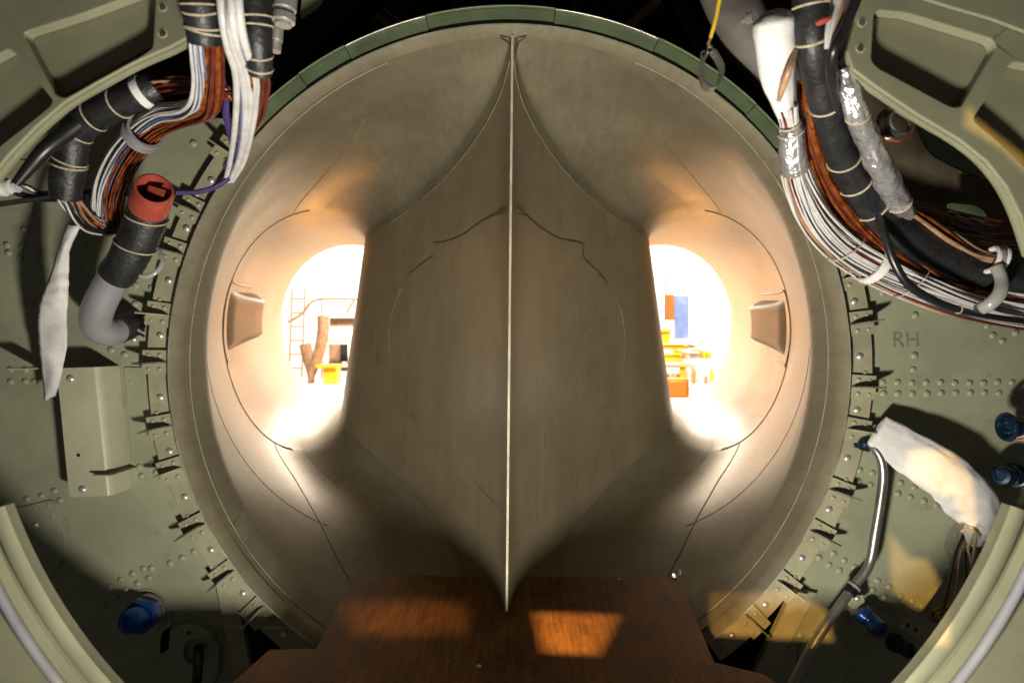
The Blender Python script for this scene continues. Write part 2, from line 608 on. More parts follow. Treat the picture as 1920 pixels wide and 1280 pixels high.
duct = thing('intake_duct', 'olive grey twin intake duct with a sharp central splitter, seen from its round rear end', 'intake duct', (0, 0, -0.5))
NO = 72
ys_near = [Y0 + (YR - Y0) * i / 52 for i in range(53)]
ys_far = [YR + (Y1 - YR) * i / 32 for i in range(33)]
for s in (-1, 1):
    for ys, nm in ((ys_near, 'rear_duct_skin'), (ys_far, 'front_duct_skin')):
        b = MB()
        b.grid([[outer_pt(s, y, -PI / 2 + PI * j / NO) for j in range(NO + 1)] for y in ys])
        b.build(nm, DUCT, duct)
    rws = [inner_row(s, y) for y in ys_near + ys_far[1:]]
    MB().grid([r_[12:42] for r_ in rws]).build('splitter_skin', WEDGE, duct)
    MB().grid([r_[:13] for r_ in rws]).build('fillet_skin', DUCT, duct)
    MB().grid([r_[41:] for r_ in rws]).build('fillet_skin', DUCT, duct)
    # intake lip at the open front end
    lipp = [outer_pt(s, Y1, -PI / 2 + PI * j / 48) for j in range(49)] + inner_row(s, Y1)[::-1]
    b = MB()
    rows = []
    cc = Vector((s * (fXw(Y1) + 0.17), Y1, fzc(Y1)))
    for p in lipp:
        d = (p - cc).normalized()
        rows.append([p + Vector((0, .0, 0)), p + d * .01 + Vector((0, .03, 0)), p + d * .03 + Vector((0, .03, 0)), p + d * .03])
    b.grid(rows, closed_u=True, closed_v=True)
    b.build('intake_lip', DUCT, duct)
    # seams
    def seam(pts, r, m, nm='seam'):
        MB().tube([(p, r) for p in pts], 6).build(nm, m, duct)
    seam([outer_pt(s, YR, -1.45 + 2.9 * j / 60) + outer_n(s, YR, -1.45 + 2.9 * j / 60) * 0.0002 for j in range(61)], 0.0008, SEAMD)
    seam([outer_pt(s, YR - .006, -1.45 + 2.9 * j / 60) for j in range(61)], 0.0012, SEAM)
    for th, ya, m, r in ((1.28, 0.30, SEAM, 0.0011), (-1.20, 0.16, SEAMD, 0.0012), (-1.206, 0.16, SEAM, 0.0010)):  # pale strand beside the dark lower seam is a painted lit edge
        seam([outer_pt(s, ya + (YR - ya) * j / 40, th + 0.015 * math.sin(j * 0.16)) for j in range(41)], r, m)
    # line where the splitter skin meets its fillet
    for idx in (12, 41):
        pts = []
        for i in range(46):
            y = 0.045 + (0.70 - 0.045) * i / 45
            pts.append(inner_row(s, y)[idx] + Vector((s * 0.0004, -0.0004, 0)))
        seam(pts, 0.0009, SEAM)
    # second body ring line a bit nearer
    seam([outer_pt(s, 0.012 + 0.05, -1.2 + 2.4 * j / 60) for j in range(61)], 0.0008, SEAM)
    seam([outer_pt(s, 0.43, -1.25 + 1.2 * j / 40) for j in range(41)], 0.0010, SEAMD)
    # pads of the blow-in doors
    b = MB()
    ya, yb, ta, tb = (0.80, 1.08, -0.20, 0.34) if s < 0 else (0.81, 1.08, -0.24, 0.26)
    nu, nv = 26, 22
    rows = []
    for i in range(nu + 1):
        row = []
        for j in range(nv + 1):
            fu, fv = i / nu, j / nv
            # slightly trapezoidal outline with rounded corners
            y = ya + (yb - ya) * fu
            lowc = ta + (0.05 * fu)
            th = lowc + (tb - lowc) * fv
            q = min(fu, 1 - fu) * 2.4
            r = min(fv, 1 - fv) * 2.2
            e = 1 - (max(0, 1 - q / 0.32) ** 3 + max(0, 1 - r / 0.32) ** 3) ** (1 / 3)
            hgt = (0.005 + 0.048 * fu) * max(0.0, e) ** 0.5 - 0.001
            row.append(outer_pt(s, y, th) + outer_n(s, y, th) * hgt)
        rows.append(row)
    b.grid(rows)
    door = b.build('door_pad', DUCT, duct)
    fr = []
    for t in range(61):
        q = t / 60 * 3
        if q < 1:
            y, th = yb - 0.05 - (yb - 0.05 - ya + 0.03) * q, tb + 0.07
        elif q < 2:
            y, th = ya - 0.03 - 0.015 * math.sin(PI * (q - 1)), tb + 0.07 - (tb - ta + 0.14) * (q - 1)
        else:
            y, th = ya - 0.03 + 0.08 * (q - 2), ta - 0.07
        fr.append((y, th))
    fr = catmull(fr[::4], 60)
    MB().tube([(outer_pt(s, y, th), 0.003) for y, th in fr], 8).build('door_bead', DUCT, door)

# inspection panel outline on the splitter
for pts, m, r in (([(952, 399), (930, 403), (900, 418), (868, 440), (838, 452), (815, 455)], SEAMD, 0.0010),
                  ([(962, 399), (985, 404), (1010, 425), (1035, 441), (1055, 449), (1092, 458), (1094, 482), (1120, 508), (1138, 530)], SEAMD, 0.0010),
                  ([(812, 480), (790, 495), (770, 512)], SEAMD, 0.0009),
                  ([(752, 540), (735, 590), (728, 640), (735, 686)], SEAM, 0.0008),
                  ([(1152, 553), (1166, 590), (1172, 640), (1168, 680), (1161, 710), (1140, 745), (1125, 770)], SEAM, 0.0008),
                  ([(880, 892), (915, 930), (945, 965)], SEAM, 0.0004)):
    q = catmull([tuple(wall_px(a, b)) for a, b in pts], len(pts) * 6)
    MB().tube([(Vector(p), r) for p in q], 6).build('panel_line', m, duct)
# leading edge strip
b = MB()
for off in (-0.0009, 0.0009):
    b.tube([(Vector((off + xoff(0.024, z), 0.0265, z)), 0.0009) for z in [0.497 - (0.497 + 0.43) * i / 30 for i in range(31)]], 8)
b.build('leading_edge', EDGE, duct)
b = MB()
for s in (-1, 1):
    b.tube([(Vector((0.006 + s * 0.0035, 0.032, 0.452)), 0.0012), (Vector((0.006 + s * 0.004, 0.03, 0.475)), 0.0018), (Vector((0.006 + s * 0.007, 0.028, 0.487)), 0.0022), (Vector((0.006 + s * 0.020, 0.026, 0.494)), 0.0012)], 6)
b.build('edge_gap', SEAMD, duct)
# rear lip ring
b = MB()
n = 160
rows = []
for k in range(n):
    a = 2 * PI * k / n
    e = Vector((math.cos(a), 0, math.sin(a)))
    rows.append([e * .4985 + Vector((0, Y0 + .006, 0)), e * .5 + Vector((0, .002, 0)), e * .5012 + Vector((0, 0.0005, 0)), e * .5065 + Vector((0, .02, 0))])
b.grid(rows, closed_v=True)
b.build('rear_lip', DUCT, duct)
MB().tube([(er0 * .5012 + Vector((0, 0.0002, 0)), .0011) for er0 in [Vector((math.cos(2 * PI * k / 160), 0, math.sin(2 * PI * k / 160))) for k in range(161)]], 6).build('lip_edge', LIP, duct)
# small access plate low on the left wall
y_, t_ = outer_px(-1, 458, 985)
b = MB()
b.grid([[outer_pt(-1, y_ - .03 + .06 * i / 4, t_ - .035 + .07 * j / 4) + outer_n(-1, y_, t_) * (0.004 if 0 < i < 4 and 0 < j < 4 else 0.001) for j in range(5)] for i in range(5)])
b.build('access_plate', DUCT, duct)


# ------------------------------------------------------------------ flange ring around the rear lip
def rim_angle(px, py, y=0.0):
    v = P(px, py, y)
    return math.atan2(v.z, v.x)


def er(a):
    return Vector((math.cos(a), 0, math.sin(a)))


def et(a):
    return Vector((-math.sin(a), 0, math.cos(a)))


def sector(b, a0, a1, r0, r1, y0, y1, n=8):
    rows = []
    for i in range(n + 1):
        a = a0 + (a1 - a0) * i / n
        e = er(a)
        rows.append([e * r0 + Vector((0, y0, 0)), e * r1 + Vector((0, y0, 0)), e * r1 + Vector((0, y1, 0)), e * r0 + Vector((0, y1, 0))])
    b.grid(rows, closed_u=True)
    nv = len(b.v)
    b.f.append(tuple(range(nv - 4, nv)))
    b.f.append(tuple(range(nv - (n + 1) * 4, nv - (n + 1) * 4 + 4))[::-1])


left_clips = [(418, 279), (345, 386), (318, 470), (288, 588), (285, 679), (290, 803), (318, 884), (372, 987), (428, 1076), (488, 1142)]
right_clips = [(1600, 519), (1616, 606), (1620, 726), (1610, 808), (1573, 923), (1537, 1003), (1468, 1096), (1410, 1163)]
flange = thing('duct_flange', 'segmented pale green flange strips with riveted clips round the duct rim', 'flange', (0, 0.02, -0.54))
for clips, ends in ((left_clips, ((470, 225), (590, 1216))), (right_clips, ((1520, 380), (1335, 1224)))):
    angs = [rim_angle(*c) for c in clips]
    if clips is left_clips:
        angs = [a if a > 0 else a + 2 * PI for a in angs]
    a_s = rim_angle(*ends[0])
    a_e = rim_angle(*ends[1])
    if clips is left_clips and a_e < 0:
        a_e += 2 * PI
    seq = [a_s] + angs + [a_e]
    for i in range(len(seq) - 1):
        b = MB()
        sg = 1 if seq[i + 1] > seq[i] else -1
        rr = 0.541 + random.uniform(-0.003, 0.003)
        yy = 0.013 + random.uniform(0, 0.002)
        sector(b, seq[i] + sg * 0.006, seq[i + 1] - sg * 0.006, 0.5075, rr, yy, yy + 0.004)
        b.build('flange_strip', STRIP, flange, bevel=0.0006)
        mid = (seq[i] + seq[i + 1]) / 2 + random.uniform(-.01, .01)
        inst(SCREW_ME, 'screw', er(mid) * 0.522 + Vector((0, yy, 0)), flange)
        mid2 = seq[i] + (seq[i + 1] - seq[i]) * 0.78
        inst(SMALLRIV, 'rivet', er(mid2) * 0.53 + Vector((0, yy, 0)), flange)
    for k, a in enumerate(angs):
        e, t = er(a), et(a)
        b = MB().box(e * 0.525 + Vector((0, 0.0095, 0)), 0.0195, 0.0012, 0.018, e, Vector((0, 1, 0)), t)
        cl = b.build('clip', STRIP, flange, bevel=0.0005)
        b = MB()
        # bent blade standing up from the clip
        w = [(0.508, 0.0085, 0.0), (0.512, -0.002, 0.0), (0.530, -0.009, 0.001), (0.549, -0.011, 0.002), (0.551, -0.005, 0.002), (0.543, 0.0085, 0.0)]
        front = [e * r + Vector((0, y, 0)) + t * (q + 0.0011) for r, y, q in w]
        back = [e * r + Vector((0, y, 0)) + t * (q - 0.0011) for r, y, q in w]
        m_ = len(w)
        b.add(front + back, [tuple(range(m_)), tuple(range(m_, 2 * m_))[::-1]] + [(i, (i + 1) % m_, m_ + (i + 1) % m_, m_ + i) for i in range(m_)])
        b.build('clip_blade', CLIPD if k % 3 else STRIP, cl, smooth=False)
        for q in (-0.0105, 0.0105):
            inst(SMALLRIV, 'rivet', e * 0.518 + t * q + Vector((0, 0.0083, 0)), cl)
            inst(SMALLRIV, 'rivet', e * 0.535 + t * q + Vector((0, 0.0083, 0)), cl, scale=0.8)

# green channel band over the top of the rim
band = thing('rim_band', 'dark green channel segments curving over the top of the duct rim', 'rim band', (0, 0.01, 0.51))
cuts = [(455, 250), (560, 140), (648, 90), (800, 40), (1040, 30), (1230, 85), (1400, 215), (1462, 275)]
ca = [rim_angle(*c) for c in cuts]
for i in range(len(ca) - 1):
    b = MB()
    j = 0.002 if i % 2 else 0.0
    a0, a1 = ca[i] - 0.0005, ca[i + 1] + 0.0005
    sector(b, a0, a1, 0.505, 0.526 + j, 0.004 + j, 0.05, 14)
    sg = b.build('band_segment', BAND, band, bevel=0.001)
    b = MB()
    sector(b, a0, a1, 0.5262 + j, 0.5282 + j, -0.001 + j, 0.045, 14)
    b.build('band_edge', LIP if i in (2, 4) else BAND, sg, bevel=0.0006)

# ------------------------------------------------------------------ bulkheads
def arc_px(a_from, a_to, rpx, n=24):
    out = []
    for i in range(n + 1):
        a = math.radians(a_from + (a_to - a_from) * i / n)
        out.append((955 + rpx * math.cos(a), 685 + rpx * math.sin(a)))
    return out


YB = 0.03
bul_l = thing('bulkhead', 'riveted olive green bulkhead left of the duct, white tape and grey elbow in front', 'bulkhead', P(200, 1300, YB))
outl = [(-260, 240), (235, 205), (330, 215), (455, 225)] + arc_px(-137, -213, 640) + [(425, 1085), (478, 1330), (478, 1420), (-260, 1420)]
plate('web_plate', outl, [], YB, 0.004, GREEN, bul_l)
bul_r = thing('bulkhead', 'riveted olive green bulkhead right of the duct, metal tube and white bag in front', 'bulkhead', P(1750, 1300, YB))
outr = [(1480, 330), (1560, 420), (1700, 470), (2180, 540), (2180, 1420), (1350, 1420), (1425, 1255), (1500, 1110)] + arc_px(38, -38, 640)
plate('web_plate', outr, [], YB, 0.004, GREEN, bul_r)


def dbl(pts, parent, r=10, y=YB - 0.0025, th=0.0025, m=None, nm='doubler'):
    return plate(nm, round_poly(pts, r), [], y, th, m or GREEN2, parent, bevel=0.0005)


dbl([(232, 688), (292, 690), (300, 860), (246, 868)], bul_l, 5)
dbl([(-40, 960), (42, 950), (103, 934), (122, 1000), (118, 1050), (90, 1090), (-40, 1110)], bul_l, 16)
dbl([(160, 1170), (245, 1108), (285, 1102), (312, 1125), (324, 1165), (322, 1215), (240, 1255), (165, 1250)], bul_l, 16)
dbl([(300, 1180), (350, 1165), (405, 1172), (440, 1215), (445, 1300), (300, 1330)], bul_l, 24)
dbl([(-40, 300), (62, 300), (62, 402), (-40, 402)], bul_l, 8)
dbl([(1500, 1205), (1528, 1180), (1570, 1182), (1590, 1230), (1575, 1300), (1490, 1300)], bul_r, 16)
dbl([(1765, 1020), (1790, 980), (1850, 970), (1990, 985), (1990, 1090), (1800, 1085)], bul_r, 18)
dbl([(1835, 870), (1870, 862), (1990, 880), (1990, 950), (1850, 940)], bul_r, 14)
# edge strips on the two diagonal stiffeners beside the lower voids
plate('stiffener', [(402, 1084), (432, 1084), (452, 1158), (482, 1330), (450, 1330), (416, 1158)], [], YB - 0.012, 0.012, STRIP, bul_l)
plate('stiffener', [(1490, 1104), (1532, 1112), (1484, 1200), (1425, 1330), (1380, 1330)], [], YB - 0.012, 0.012, STRIP, bul_r)

riv_l = [(45, 431), (70, 422), (12, 458), (15, 475), (42, 462), (70, 468), (40, 483), (67, 488), (152, 440), (156, 459), (150, 487), (147, 508),
         (272, 492), (259, 513), (255, 535), (284, 541), (227, 563), (252, 570), (208, 657), (233, 664), (257, 656), (246, 698), (273, 698), (246, 717),
         (273, 718), (218, 716), (20, 693), (48, 693), (20, 715), (48, 715), (64, 715), (260, 875), (293, 886), (285, 868), (266, 892), (232, 882),
         (241, 900), (215, 907), (50, 935), (78, 929), (103, 920), (66, 952), (92, 946), (113, 938), (99, 967), (108, 990), (109, 1010), (107, 1038),
         (363, 1034), (341, 1046), (318, 1056), (268, 1065), (284, 1066), (248, 1076), (278, 1083), (226, 1087), (204, 1100), (183, 1113), (235, 1106),
         (258, 1094), (163, 1127), (215, 1117), (195, 1130), (270, 1115), (292, 1121), (363, 270), (20, 330), (40, 345), (60, 322)]
riv_r = [(1655 + 27 * i, 717) for i in range(11)] + [(1657 + 27 * i, 737) for i in range(11)] + \
        [(1717, 565), (1716, 590), (1715, 667), (1712, 692), (1655, 548), (1675, 525), (1650, 530), (1678, 547), (1625, 558), (1905, 625), (1880, 640),
         (1852, 612), (1862, 628), (1612, 882), (1637, 887), (1608, 901), (1632, 908), (1665, 897), (1688, 905), (1714, 912), (1683, 925), (1707, 932),
         (1733, 940), (1757, 948), (1543, 1026), (1563, 1038), (1583, 1051), (1603, 1063), (1535, 1046), (1555, 1059), (1574, 1069), (1597, 1080),
         (1646, 1089), (1668, 1101), (1637, 1106), (1658, 1119), (1687, 1117), (1710, 1128), (1728, 1138), (1483, 1210), (1500, 1192), (1790, 1000),
         (1783, 1030), (1780, 1060), (1860, 872), (1885, 870)]
for lst, par in ((riv_l, bul_l), (riv_r, bul_r)):
    for a, b_ in lst:
        inst(RIVET_ME, 'rivet', P(a + random.uniform(-1, 1), b_ + random.uniform(-1, 1), YB - 0.0004), par, scale=random.uniform(.92, 1.06))
for a, b_ in ((247, 592), (251, 636), (67, 983)):
    inst(SCREW_ME, 'screw', P(a, b_, YB - 0.002), bul_l, scale=0.9)


def marking(txt, px, py, h, parent, rot=0):
    cu = bpy.data.curves.new('marking', 'FONT')
    cu.body = txt
    cu.size = S(h, YB)
    cu.extrude = 0.0001
    cu.materials.append(MARK)
    o = bpy.data.objects.new('marking', cu)
    o.location = P(px, py, YB - 0.0008)
    o.rotation_euler = (PI / 2, rot, 0)
    C.objects.link(o)
    bpy.context.view_layer.update()
    me = bpy.data.meshes.new_from_object(o)
    loc, rot_ = o.location.copy(), o.rotation_euler.copy()
    bpy.data.objects.remove(o)
    inst(me, 'marking', loc, parent, rot_)


marking('RH', 1672, 650, 40, bul_r)
marking('1 2', 14, 400, 16, bul_l)

# ------------------------------------------------------------------ near frames of the engine bay
YN = -0.34
fr_l = thing('bay_frame', 'pale green stamped frame in the upper left corner, black sleeves hanging before it', 'frame', P(100, 250, YN))
pock1 = round_poly([(42, 62), (150, 28), (292, -25), (286, 90), (262, 106), (122, 183), (104, 178)], 12)
pock2 = round_poly([(-160, 190), (20, 90), (98, 188), (92, 200), (0, 272), (-160, 420)], 12)
outl = [(-200, -120), (350, -120), (352, 70), (318, 88), (250, 118), (180, 156), (120, 192), (64, 240), (14, 292), (-40, 360), (-200, 560)]
plate('frame_web', outl, [pock1, pock2], YN, 0.012, FRAMEP, fr_l, bevel=0.0014)
plate('pocket_panel', [(-200, -120), (345, -120), (340, 55), (250, 105), (120, 178), (14, 275), (-200, 520)], [], YN + 0.0125, 0.003, FRAMEP, fr_l, bevel=0)
b = MB()
edge = [(352, 70), (318, 88), (250, 118), (180, 156), (120, 192), (64, 240), (14, 292), (-40, 360), (-140, 480)]
rows = []
for a, c in catmull(edge, 50):
    p, q = P(a, c, YN + .002), P(a, c, YN + 0.002)
    rows.append([p + Vector((0, 0, .003)), q + Vector((0.001, 0.001, -.003)), q + Vector((-.004, .02, .002)), q + Vector((-.004, .02, .008))])
b.grid(rows, closed_u=True)
b.build('edge_flange', FRAMEP, fr_l)
for a, c in ((305, 14), (305, 63)):
    MB().lathe(P(a, c, YN), (0, -1, 0), [(-.0005, .0045), (.0004, .0045), (.0004, .003), (-.006, .003)], 16, False).build('bolt_hole', CORD, fr_l)
    MB().lathe(P(a, c, YN - .0006), (0, -1, 0), [(0, .0032), (0.0004, .0030)], 16).build('bolt_head', CLIPD, fr_l)

fr_r = thing('bay_frame', 'pale green stamped frame in the upper right corner, lit by an orange patch', 'frame', P(1850, 350, YN))
pk1 = round_poly([(1640, 20), (1634, 112), (1646, 126), (1784, 200), (1803, 200), (1868, 90), (1860, 74), (1700, 25)], 12)
pk2 = round_poly([(1824, 224), (1896, 116), (2060, 150), (2060, 440), (1940, 330), (1884, 274)], 12)
outr = [(1606, -120), (1604, 40), (1588, 95), (1600, 130), (1640, 160), (1720, 214), (1800, 262), (1850, 302), (1888, 350), (1915, 405), (1940, 480), (2100, 640), (2100, -120)]
plate('frame_web', outr, [pk1, pk2], YN, 0.012, FRAMEP, fr_r, bevel=0.0014)
plate('pocket_panel', [(1612, -120), (1610, 60), (1646, 150), (1800, 245), (1900, 340), (1950, 460), (2100, 600), (2100, -120)], [], YN + 0.0125, 0.003, FRAMEP, fr_r, bevel=0)
b = MB()
edge = [(1604, 40), (1588, 95), (1600, 130), (1640, 160), (1720, 214), (1800, 262), (1850, 302), (1888, 350), (1915, 405), (1940, 480)]
rows = []
for a, c in catmull(edge, 50):
    q = P(a, c, YN + .002)
    rows.append([q + Vector((0, 0, .003)), q + Vector((-.001, .001, -.003)), q + Vector((.004, .02, .002)), q + Vector((.004, .02, .008))])
b.grid(rows, closed_u=True)
b.build('edge_flange', FRAMEP, fr_r)
for a, c in ((1616, 43), (1613, 91)):
    MB().lathe(P(a, c, YN), (0, -1, 0), [(-.0005, .0045), (.0004, .0045), (.0004, .003), (-.006, .003)], 16, False).build('bolt_hole', CORD, fr_r)
    MB().lathe(P(a, c, YN - .0006), (0, -1, 0), [(0, .0032), (0.0004, .0030)], 16).build('bolt_head', CLIPD, fr_r)
# overlapping skin strip at the top right corner
plate('skin_strip', [(1710, -120), (1712, -10), (1780, 12), (1860, 35), (1990, 85), (2100, 120), (2100, -120)], [], YN - 0.006, 0.004, FRAMEP, fr_r)

# lower ring frame
CRZ = CZ + 40 / F * 0.6
rf = thing('ring_frame', 'round olive frame with a rolled grey bead crossing the bottom corners', 'frame', (0, YN, -0.47))
prof = [(1.012, .010), (1.004, .0), (1.010, -.003), (1.030, -.003), (1.036, 0.0), (1.040, .010), (1.066, .012), (1.072, .004)]
prof2 = [(1.086, .003), (1.092, .012), (1.30, .014), (1.30, .02), (1.015, .018)]
R0 = 1000 * 0.6 / F


def ringrow(b, prof, a0, a1, n=120, closed=False):
    rows = []
    for i in range(n + 1):
        a = math.radians(a0 + (a1 - a0) * i / n)
        rows.append([Vector((math.cos(a) * R0 * r, YN + y, CRZ - 0.002 + math.sin(a) * R0 * r)) for r, y in prof])
    b.grid(rows, closed_u=closed)


b = MB()
ringrow(b, prof + prof2, -160, -20, closed=True)
b.build('frame_section', FRAMEP, rf, angle=60)
b = MB()
for i in range(1):
    pts = []
    for k in range(121):
        a = math.radians(-160 + 140 * k / 120)
        pts.append((Vector((math.cos(a) * R0 * 1.079, YN - 0.0005, CRZ - .002 + math.sin(a) * R0 * 1.079)), 0.0048))
    b.tube(pts, 10)
b.build('rolled_bead', GREYP, rf)

# ------------------------------------------------------------------ dark space around the ducts
shell = MB()
n = 64
rows = []
for y in (0.034, 0.5, 1.0, 1.42):
    rows.append([Vector((1.06 * math.cos(2 * PI * k / n), y, 1.0 * math.sin(2 * PI * k / n))) for k in range(n)])
shell.grid(rows, closed_u=True)
o = shell.build('fuselage_skin', DARK)
o['kind'] = 'structure'
bm = bmesh.new()
edges = []
loops = [[Vector((1.06 * math.cos(2 * PI * k / n), 1.42, 1.0 * math.sin(2 * PI * k / n))) for k in range(n)]]
for s in (-1, 1):
    loops.append([outer_pt(s, 1.42, -PI / 2 + PI * j / 40) for j in range(41)] + inner_row(s, 1.42)[::-1][1:-1])
for lp in loops:
    vs = [bm.verts.new(p) for p in lp]
    edges += [bm.edges.new((vs[i], vs[(i + 1) % len(vs)])) for i in range(len(vs))]
bmesh.ops.triangle_fill(bm, use_beauty=True, edges=edges)
me = bpy.data.meshes.new('forward_wall')
bm.to_mesh(me)
bm.free()
me.materials.append(DARK)
o = bpy.data.objects.new('forward_wall', me)
C.objects.link(o)
o['kind'] = 'structure'


def beam(name, a, b_, w, label, m=BLACKM, y=0.2, y2=None, h=0.5):
    p, q = P(*a, y), P(*b_, y2 if y2 is not None else y)
    ax = (q - p).normalized()
    side = ax.cross(Vector((0, 1, 0))).normalized()
    L = (q - p).length / 2
    t = thing(name, label, 'strut', p, 'dark struts above the duct')
    MB().box((p + q) / 2, L, S(w * h, y), S(w * .5, y), ax, side.cross(ax), side).build('web', m, t, bevel=.002)
    MB().box((p + q) / 2 + side * S(w * .5, y) - Vector((0, S(w * .4, y), 0)), L * .98, S(w * .9, y), S(w * .08, y), ax, side.cross(ax), side).build('cap_strip', m, t)
    return t


beam('strut', (470, 180), (700, -40), 70, 'broad black strut rising from the left rim to the top edge', y=0.25)
beam('strut', (1235, -60), (1345, 150), 34, 'black slanting strut above the right rim beside the yellow wire', y=0.25)
beam('strut', (620, -40), (760, 70), 20, 'thin dark strut crossing above the upper left rim', m=DARK, y=0.4)
beam('strut', (1300, -50), (1170, 60), 18, 'thin dark strut leaning over the upper right rim', m=DARK, y=0.35)
for (a, c), lb in (((856, -10), 'small black bolt end hanging above the left top of the rim'), ((1080, -10), 'small black bolt end hanging above the right top of the rim')):
    t = thing('bolt', lb, 'bolt', P(a, c, .1))
    MB().lathe(P(a, c - 20, .1), (0, 0, -1), [(0, .010), (.035, .010), (.036, .007), (.05, .007)], 6).build('nut', BLACKM, t)
    MB().lathe(P(a, c - 20, .1) - Vector((0, 0, .05)), (0, 0, -1), [(0, .004), (.012, .004)], 10).build('shank', DARK, t)
t = tag(plate('stiffener_panel', [(572, -60), (635, -60), (600, 12), (566, 36), (562, 30)], [], 0.12, .004, GREEN, None), 'small pale green panel corner at the top edge beside the steel fitting', 'panel')
t = thing('side_panel', 'dim green panel behind the coil and foil wrapped cable on the right', 'panel', P(1800, 300, .13))
plate('web_plate', round_poly([(1700, 200), (1790, 215), (1960, 330), (1960, 420), (1880, 350), (1800, 318), (1745, 290)], 20), [], .13, .004, BAND, t)
inst(RIVET_ME, 'rivet', P(1801, 283, .129), t)
inst(RIVET_ME, 'rivet', P(1770, 262, .129), t)
t = thing('side_panel', 'small dim green plate low in the dark gap above the right cables', 'panel', P(1830, 420, .13))
plate('web_plate', round_poly([(1775, 380), (1830, 385), (1850, 400), (1860, 450), (1800, 440)], 10), [], .13, .004, BAND, t)
inst(RIVET_ME, 'rivet', P(1840, 418, .129), t)
# backing web that closes the space behind the right hand cables
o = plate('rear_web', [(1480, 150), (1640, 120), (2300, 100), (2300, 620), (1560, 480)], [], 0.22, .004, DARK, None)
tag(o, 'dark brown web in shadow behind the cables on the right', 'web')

# ------------------------------------------------------------------ plywood board in the duct
ZB = -0.372


def bpx(px, py):
    d = (CZ - ZB) * F / (py - 640)
    return Vector((CX + (px - 960) / F * d, d + CY, ZB))


board = thing('plywood_board', 'worn orange brown plywood board notched round the splitter edge', 'board', (0, 0.06, -0.4))
outline = [tuple(bpx(a, c).xy) for a, c in [(664, 1077), (758, 1076), (840, 1079), (905, 1079), (948, 1146), (988, 1079), (1080, 1080), (1190, 1081), (1268, 1082), (1292, 1128), (1340, 1240), (1432, 1262)]] + [ (.36, -.30), (-.35, -.30)] + [tuple(bpx(a, c).xy) for a, c in [(505, 1216), (592, 1214), (612, 1178), (634, 1132)]]
bm = bmesh.new()
vs = [bm.verts.new((x, y, ZB)) for x, y in outline]
es = [bm.edges.new((vs[i], vs[(i + 1) % len(vs)])) for i in range(len(vs))]
bmesh.ops.triangle_fill(bm, edges=es, use_beauty=True)
r = bmesh.ops.extrude_face_region(bm, geom=list(bm.faces))
bmesh.ops.translate(bm, verts=[g for g in r['geom'] if isinstance(g, bmesh.types.BMVert)], vec=(0, 0, -.018))
bmesh.ops.recalc_face_normals(bm, faces=bm.faces)
me = bpy.data.meshes.new('board_panel')
bm.to_mesh(me)
bm.free()
me.materials.append(WOOD)
o = bpy.data.objects.new('board_panel', me)
C.objects.link(o)
setpar(o, board)
md = o.modifiers.new('bevel', 'BEVEL')
md.width = .002
md.segments = 2
for a, c in ((898, 1248), (855, 1232), (760, 1080), (880, 1083), (1040, 1085), (1160, 1085), (1010, 1150)):
    d = (CZ - ZB) * F / (c - 640)
    y = d + CY
    x = CX + (a - 960) / F * d
    MB().lathe((x, y, ZB - .001), (0, 0, 1), [(0, .0035), (.0016, .0033), (.0018, .001)], 12).build('screw', STEEL if a == 898 else CLIPD, board)
MB().box((0, -.262, ZB - .018 - .062), .31, .012, .0615).build('light_blocker', WOOD, board, bevel=.002)  # added unseen under the board to keep lamp light off the duct floor
# tape scraps holding the board to the duct wall
for (a, c), lb, m_ in (((1270, 1082), 'scrap of silver tape at the right back corner of the plywood board', FOIL),):
    d = (CZ - ZB) * F / (c - 640)
    x, y = CX + (a - 960) / F * d, d + CY
    b = MB()
    s = 1 if a > 960 else -1
    rows = []
    for i in range(7):
        f = i / 6
        rows.append([Vector((x + s * (-.010 + .016 * f), y + .006 - .014 * g, ZB + .0015 + .008 * f * f + .002 * math.sin(7 * f + 3 * g))) for g in (0, .33, .66, 1)])
    b.grid(rows)
    o = b.build('tape_scrap', m_)
    md = o.modifiers.new('thick', 'SOLIDIFY')
    md.thickness = .0008
    tag(o, lb, 'tape')


# ------------------------------------------------------------------ left hand cables and pipes
def sleeve(parent, pts, m=BLACKR, n=None, cords=(), cm=CORD, name='sleeve', lump=0.04, cw=0.0011, sides=20):
    path = pxpath(pts, n)
    sd = random.uniform(0, 50)
    MB().tube(path, sides, shape=lambda t, a: 1 + lump * noise.noise((t * 9 + sd, math.cos(a) * 1.2, math.sin(a) * 1.2))).build(name, m, parent)
    for c in cords:
        ring(path, c, cw, parent, cm, tilt=random.uniform(-.15, .15), grow=1.02)
    return path


# black sleeve with white and copper wires, hanging left of the white cables
h = thing('wire_harness', 'black laced sleeve at upper left, white and copper wires curving down out of it', 'wire harness', P(378, 0, -.36))
sleeve(h, [(370, -60, -.37, 32), (374, 0, -.37, 33), (380, 40, -.36, 33), (384, 82, -.35, 30)], cords=(.42, .52, .74, .80))
wp = pxpath([(366, 70, -.345, 14), (370, 110, -.33, 14), (374, 150, -.30, 15), (368, 190, -.27, 16), (345, 208, -.24, 17), (300, 215, -.21, 18), (262, 240, -.18, 18), (222, 285, -.15, 18), (195, 340, -.12, 17), (187, 395, -.10, 15), (195, 425, -.09, 13)], 70)
bundle(h, wp, 26, .0011, [WHITEW, WHITEW, WHITEW, WHITEW, BLUEW], spread=.95, wander=.16)
cp = pxpath([(402, 70, -.34, 17), (402, 120, -.31, 19), (400, 170, -.28, 20), (388, 210, -.25, 18), (340, 226, -.21, 17), (292, 246, -.18, 18), (250, 290, -.15, 20), (222, 340, -.12, 20), (212, 392, -.10, 18), (222, 430, -.08, 14)], 70)
bundle(h, cp, 26, .0012, lambda q, r, a: COPPER if q % 2 else MAROON, spread=1.0, wander=.16)
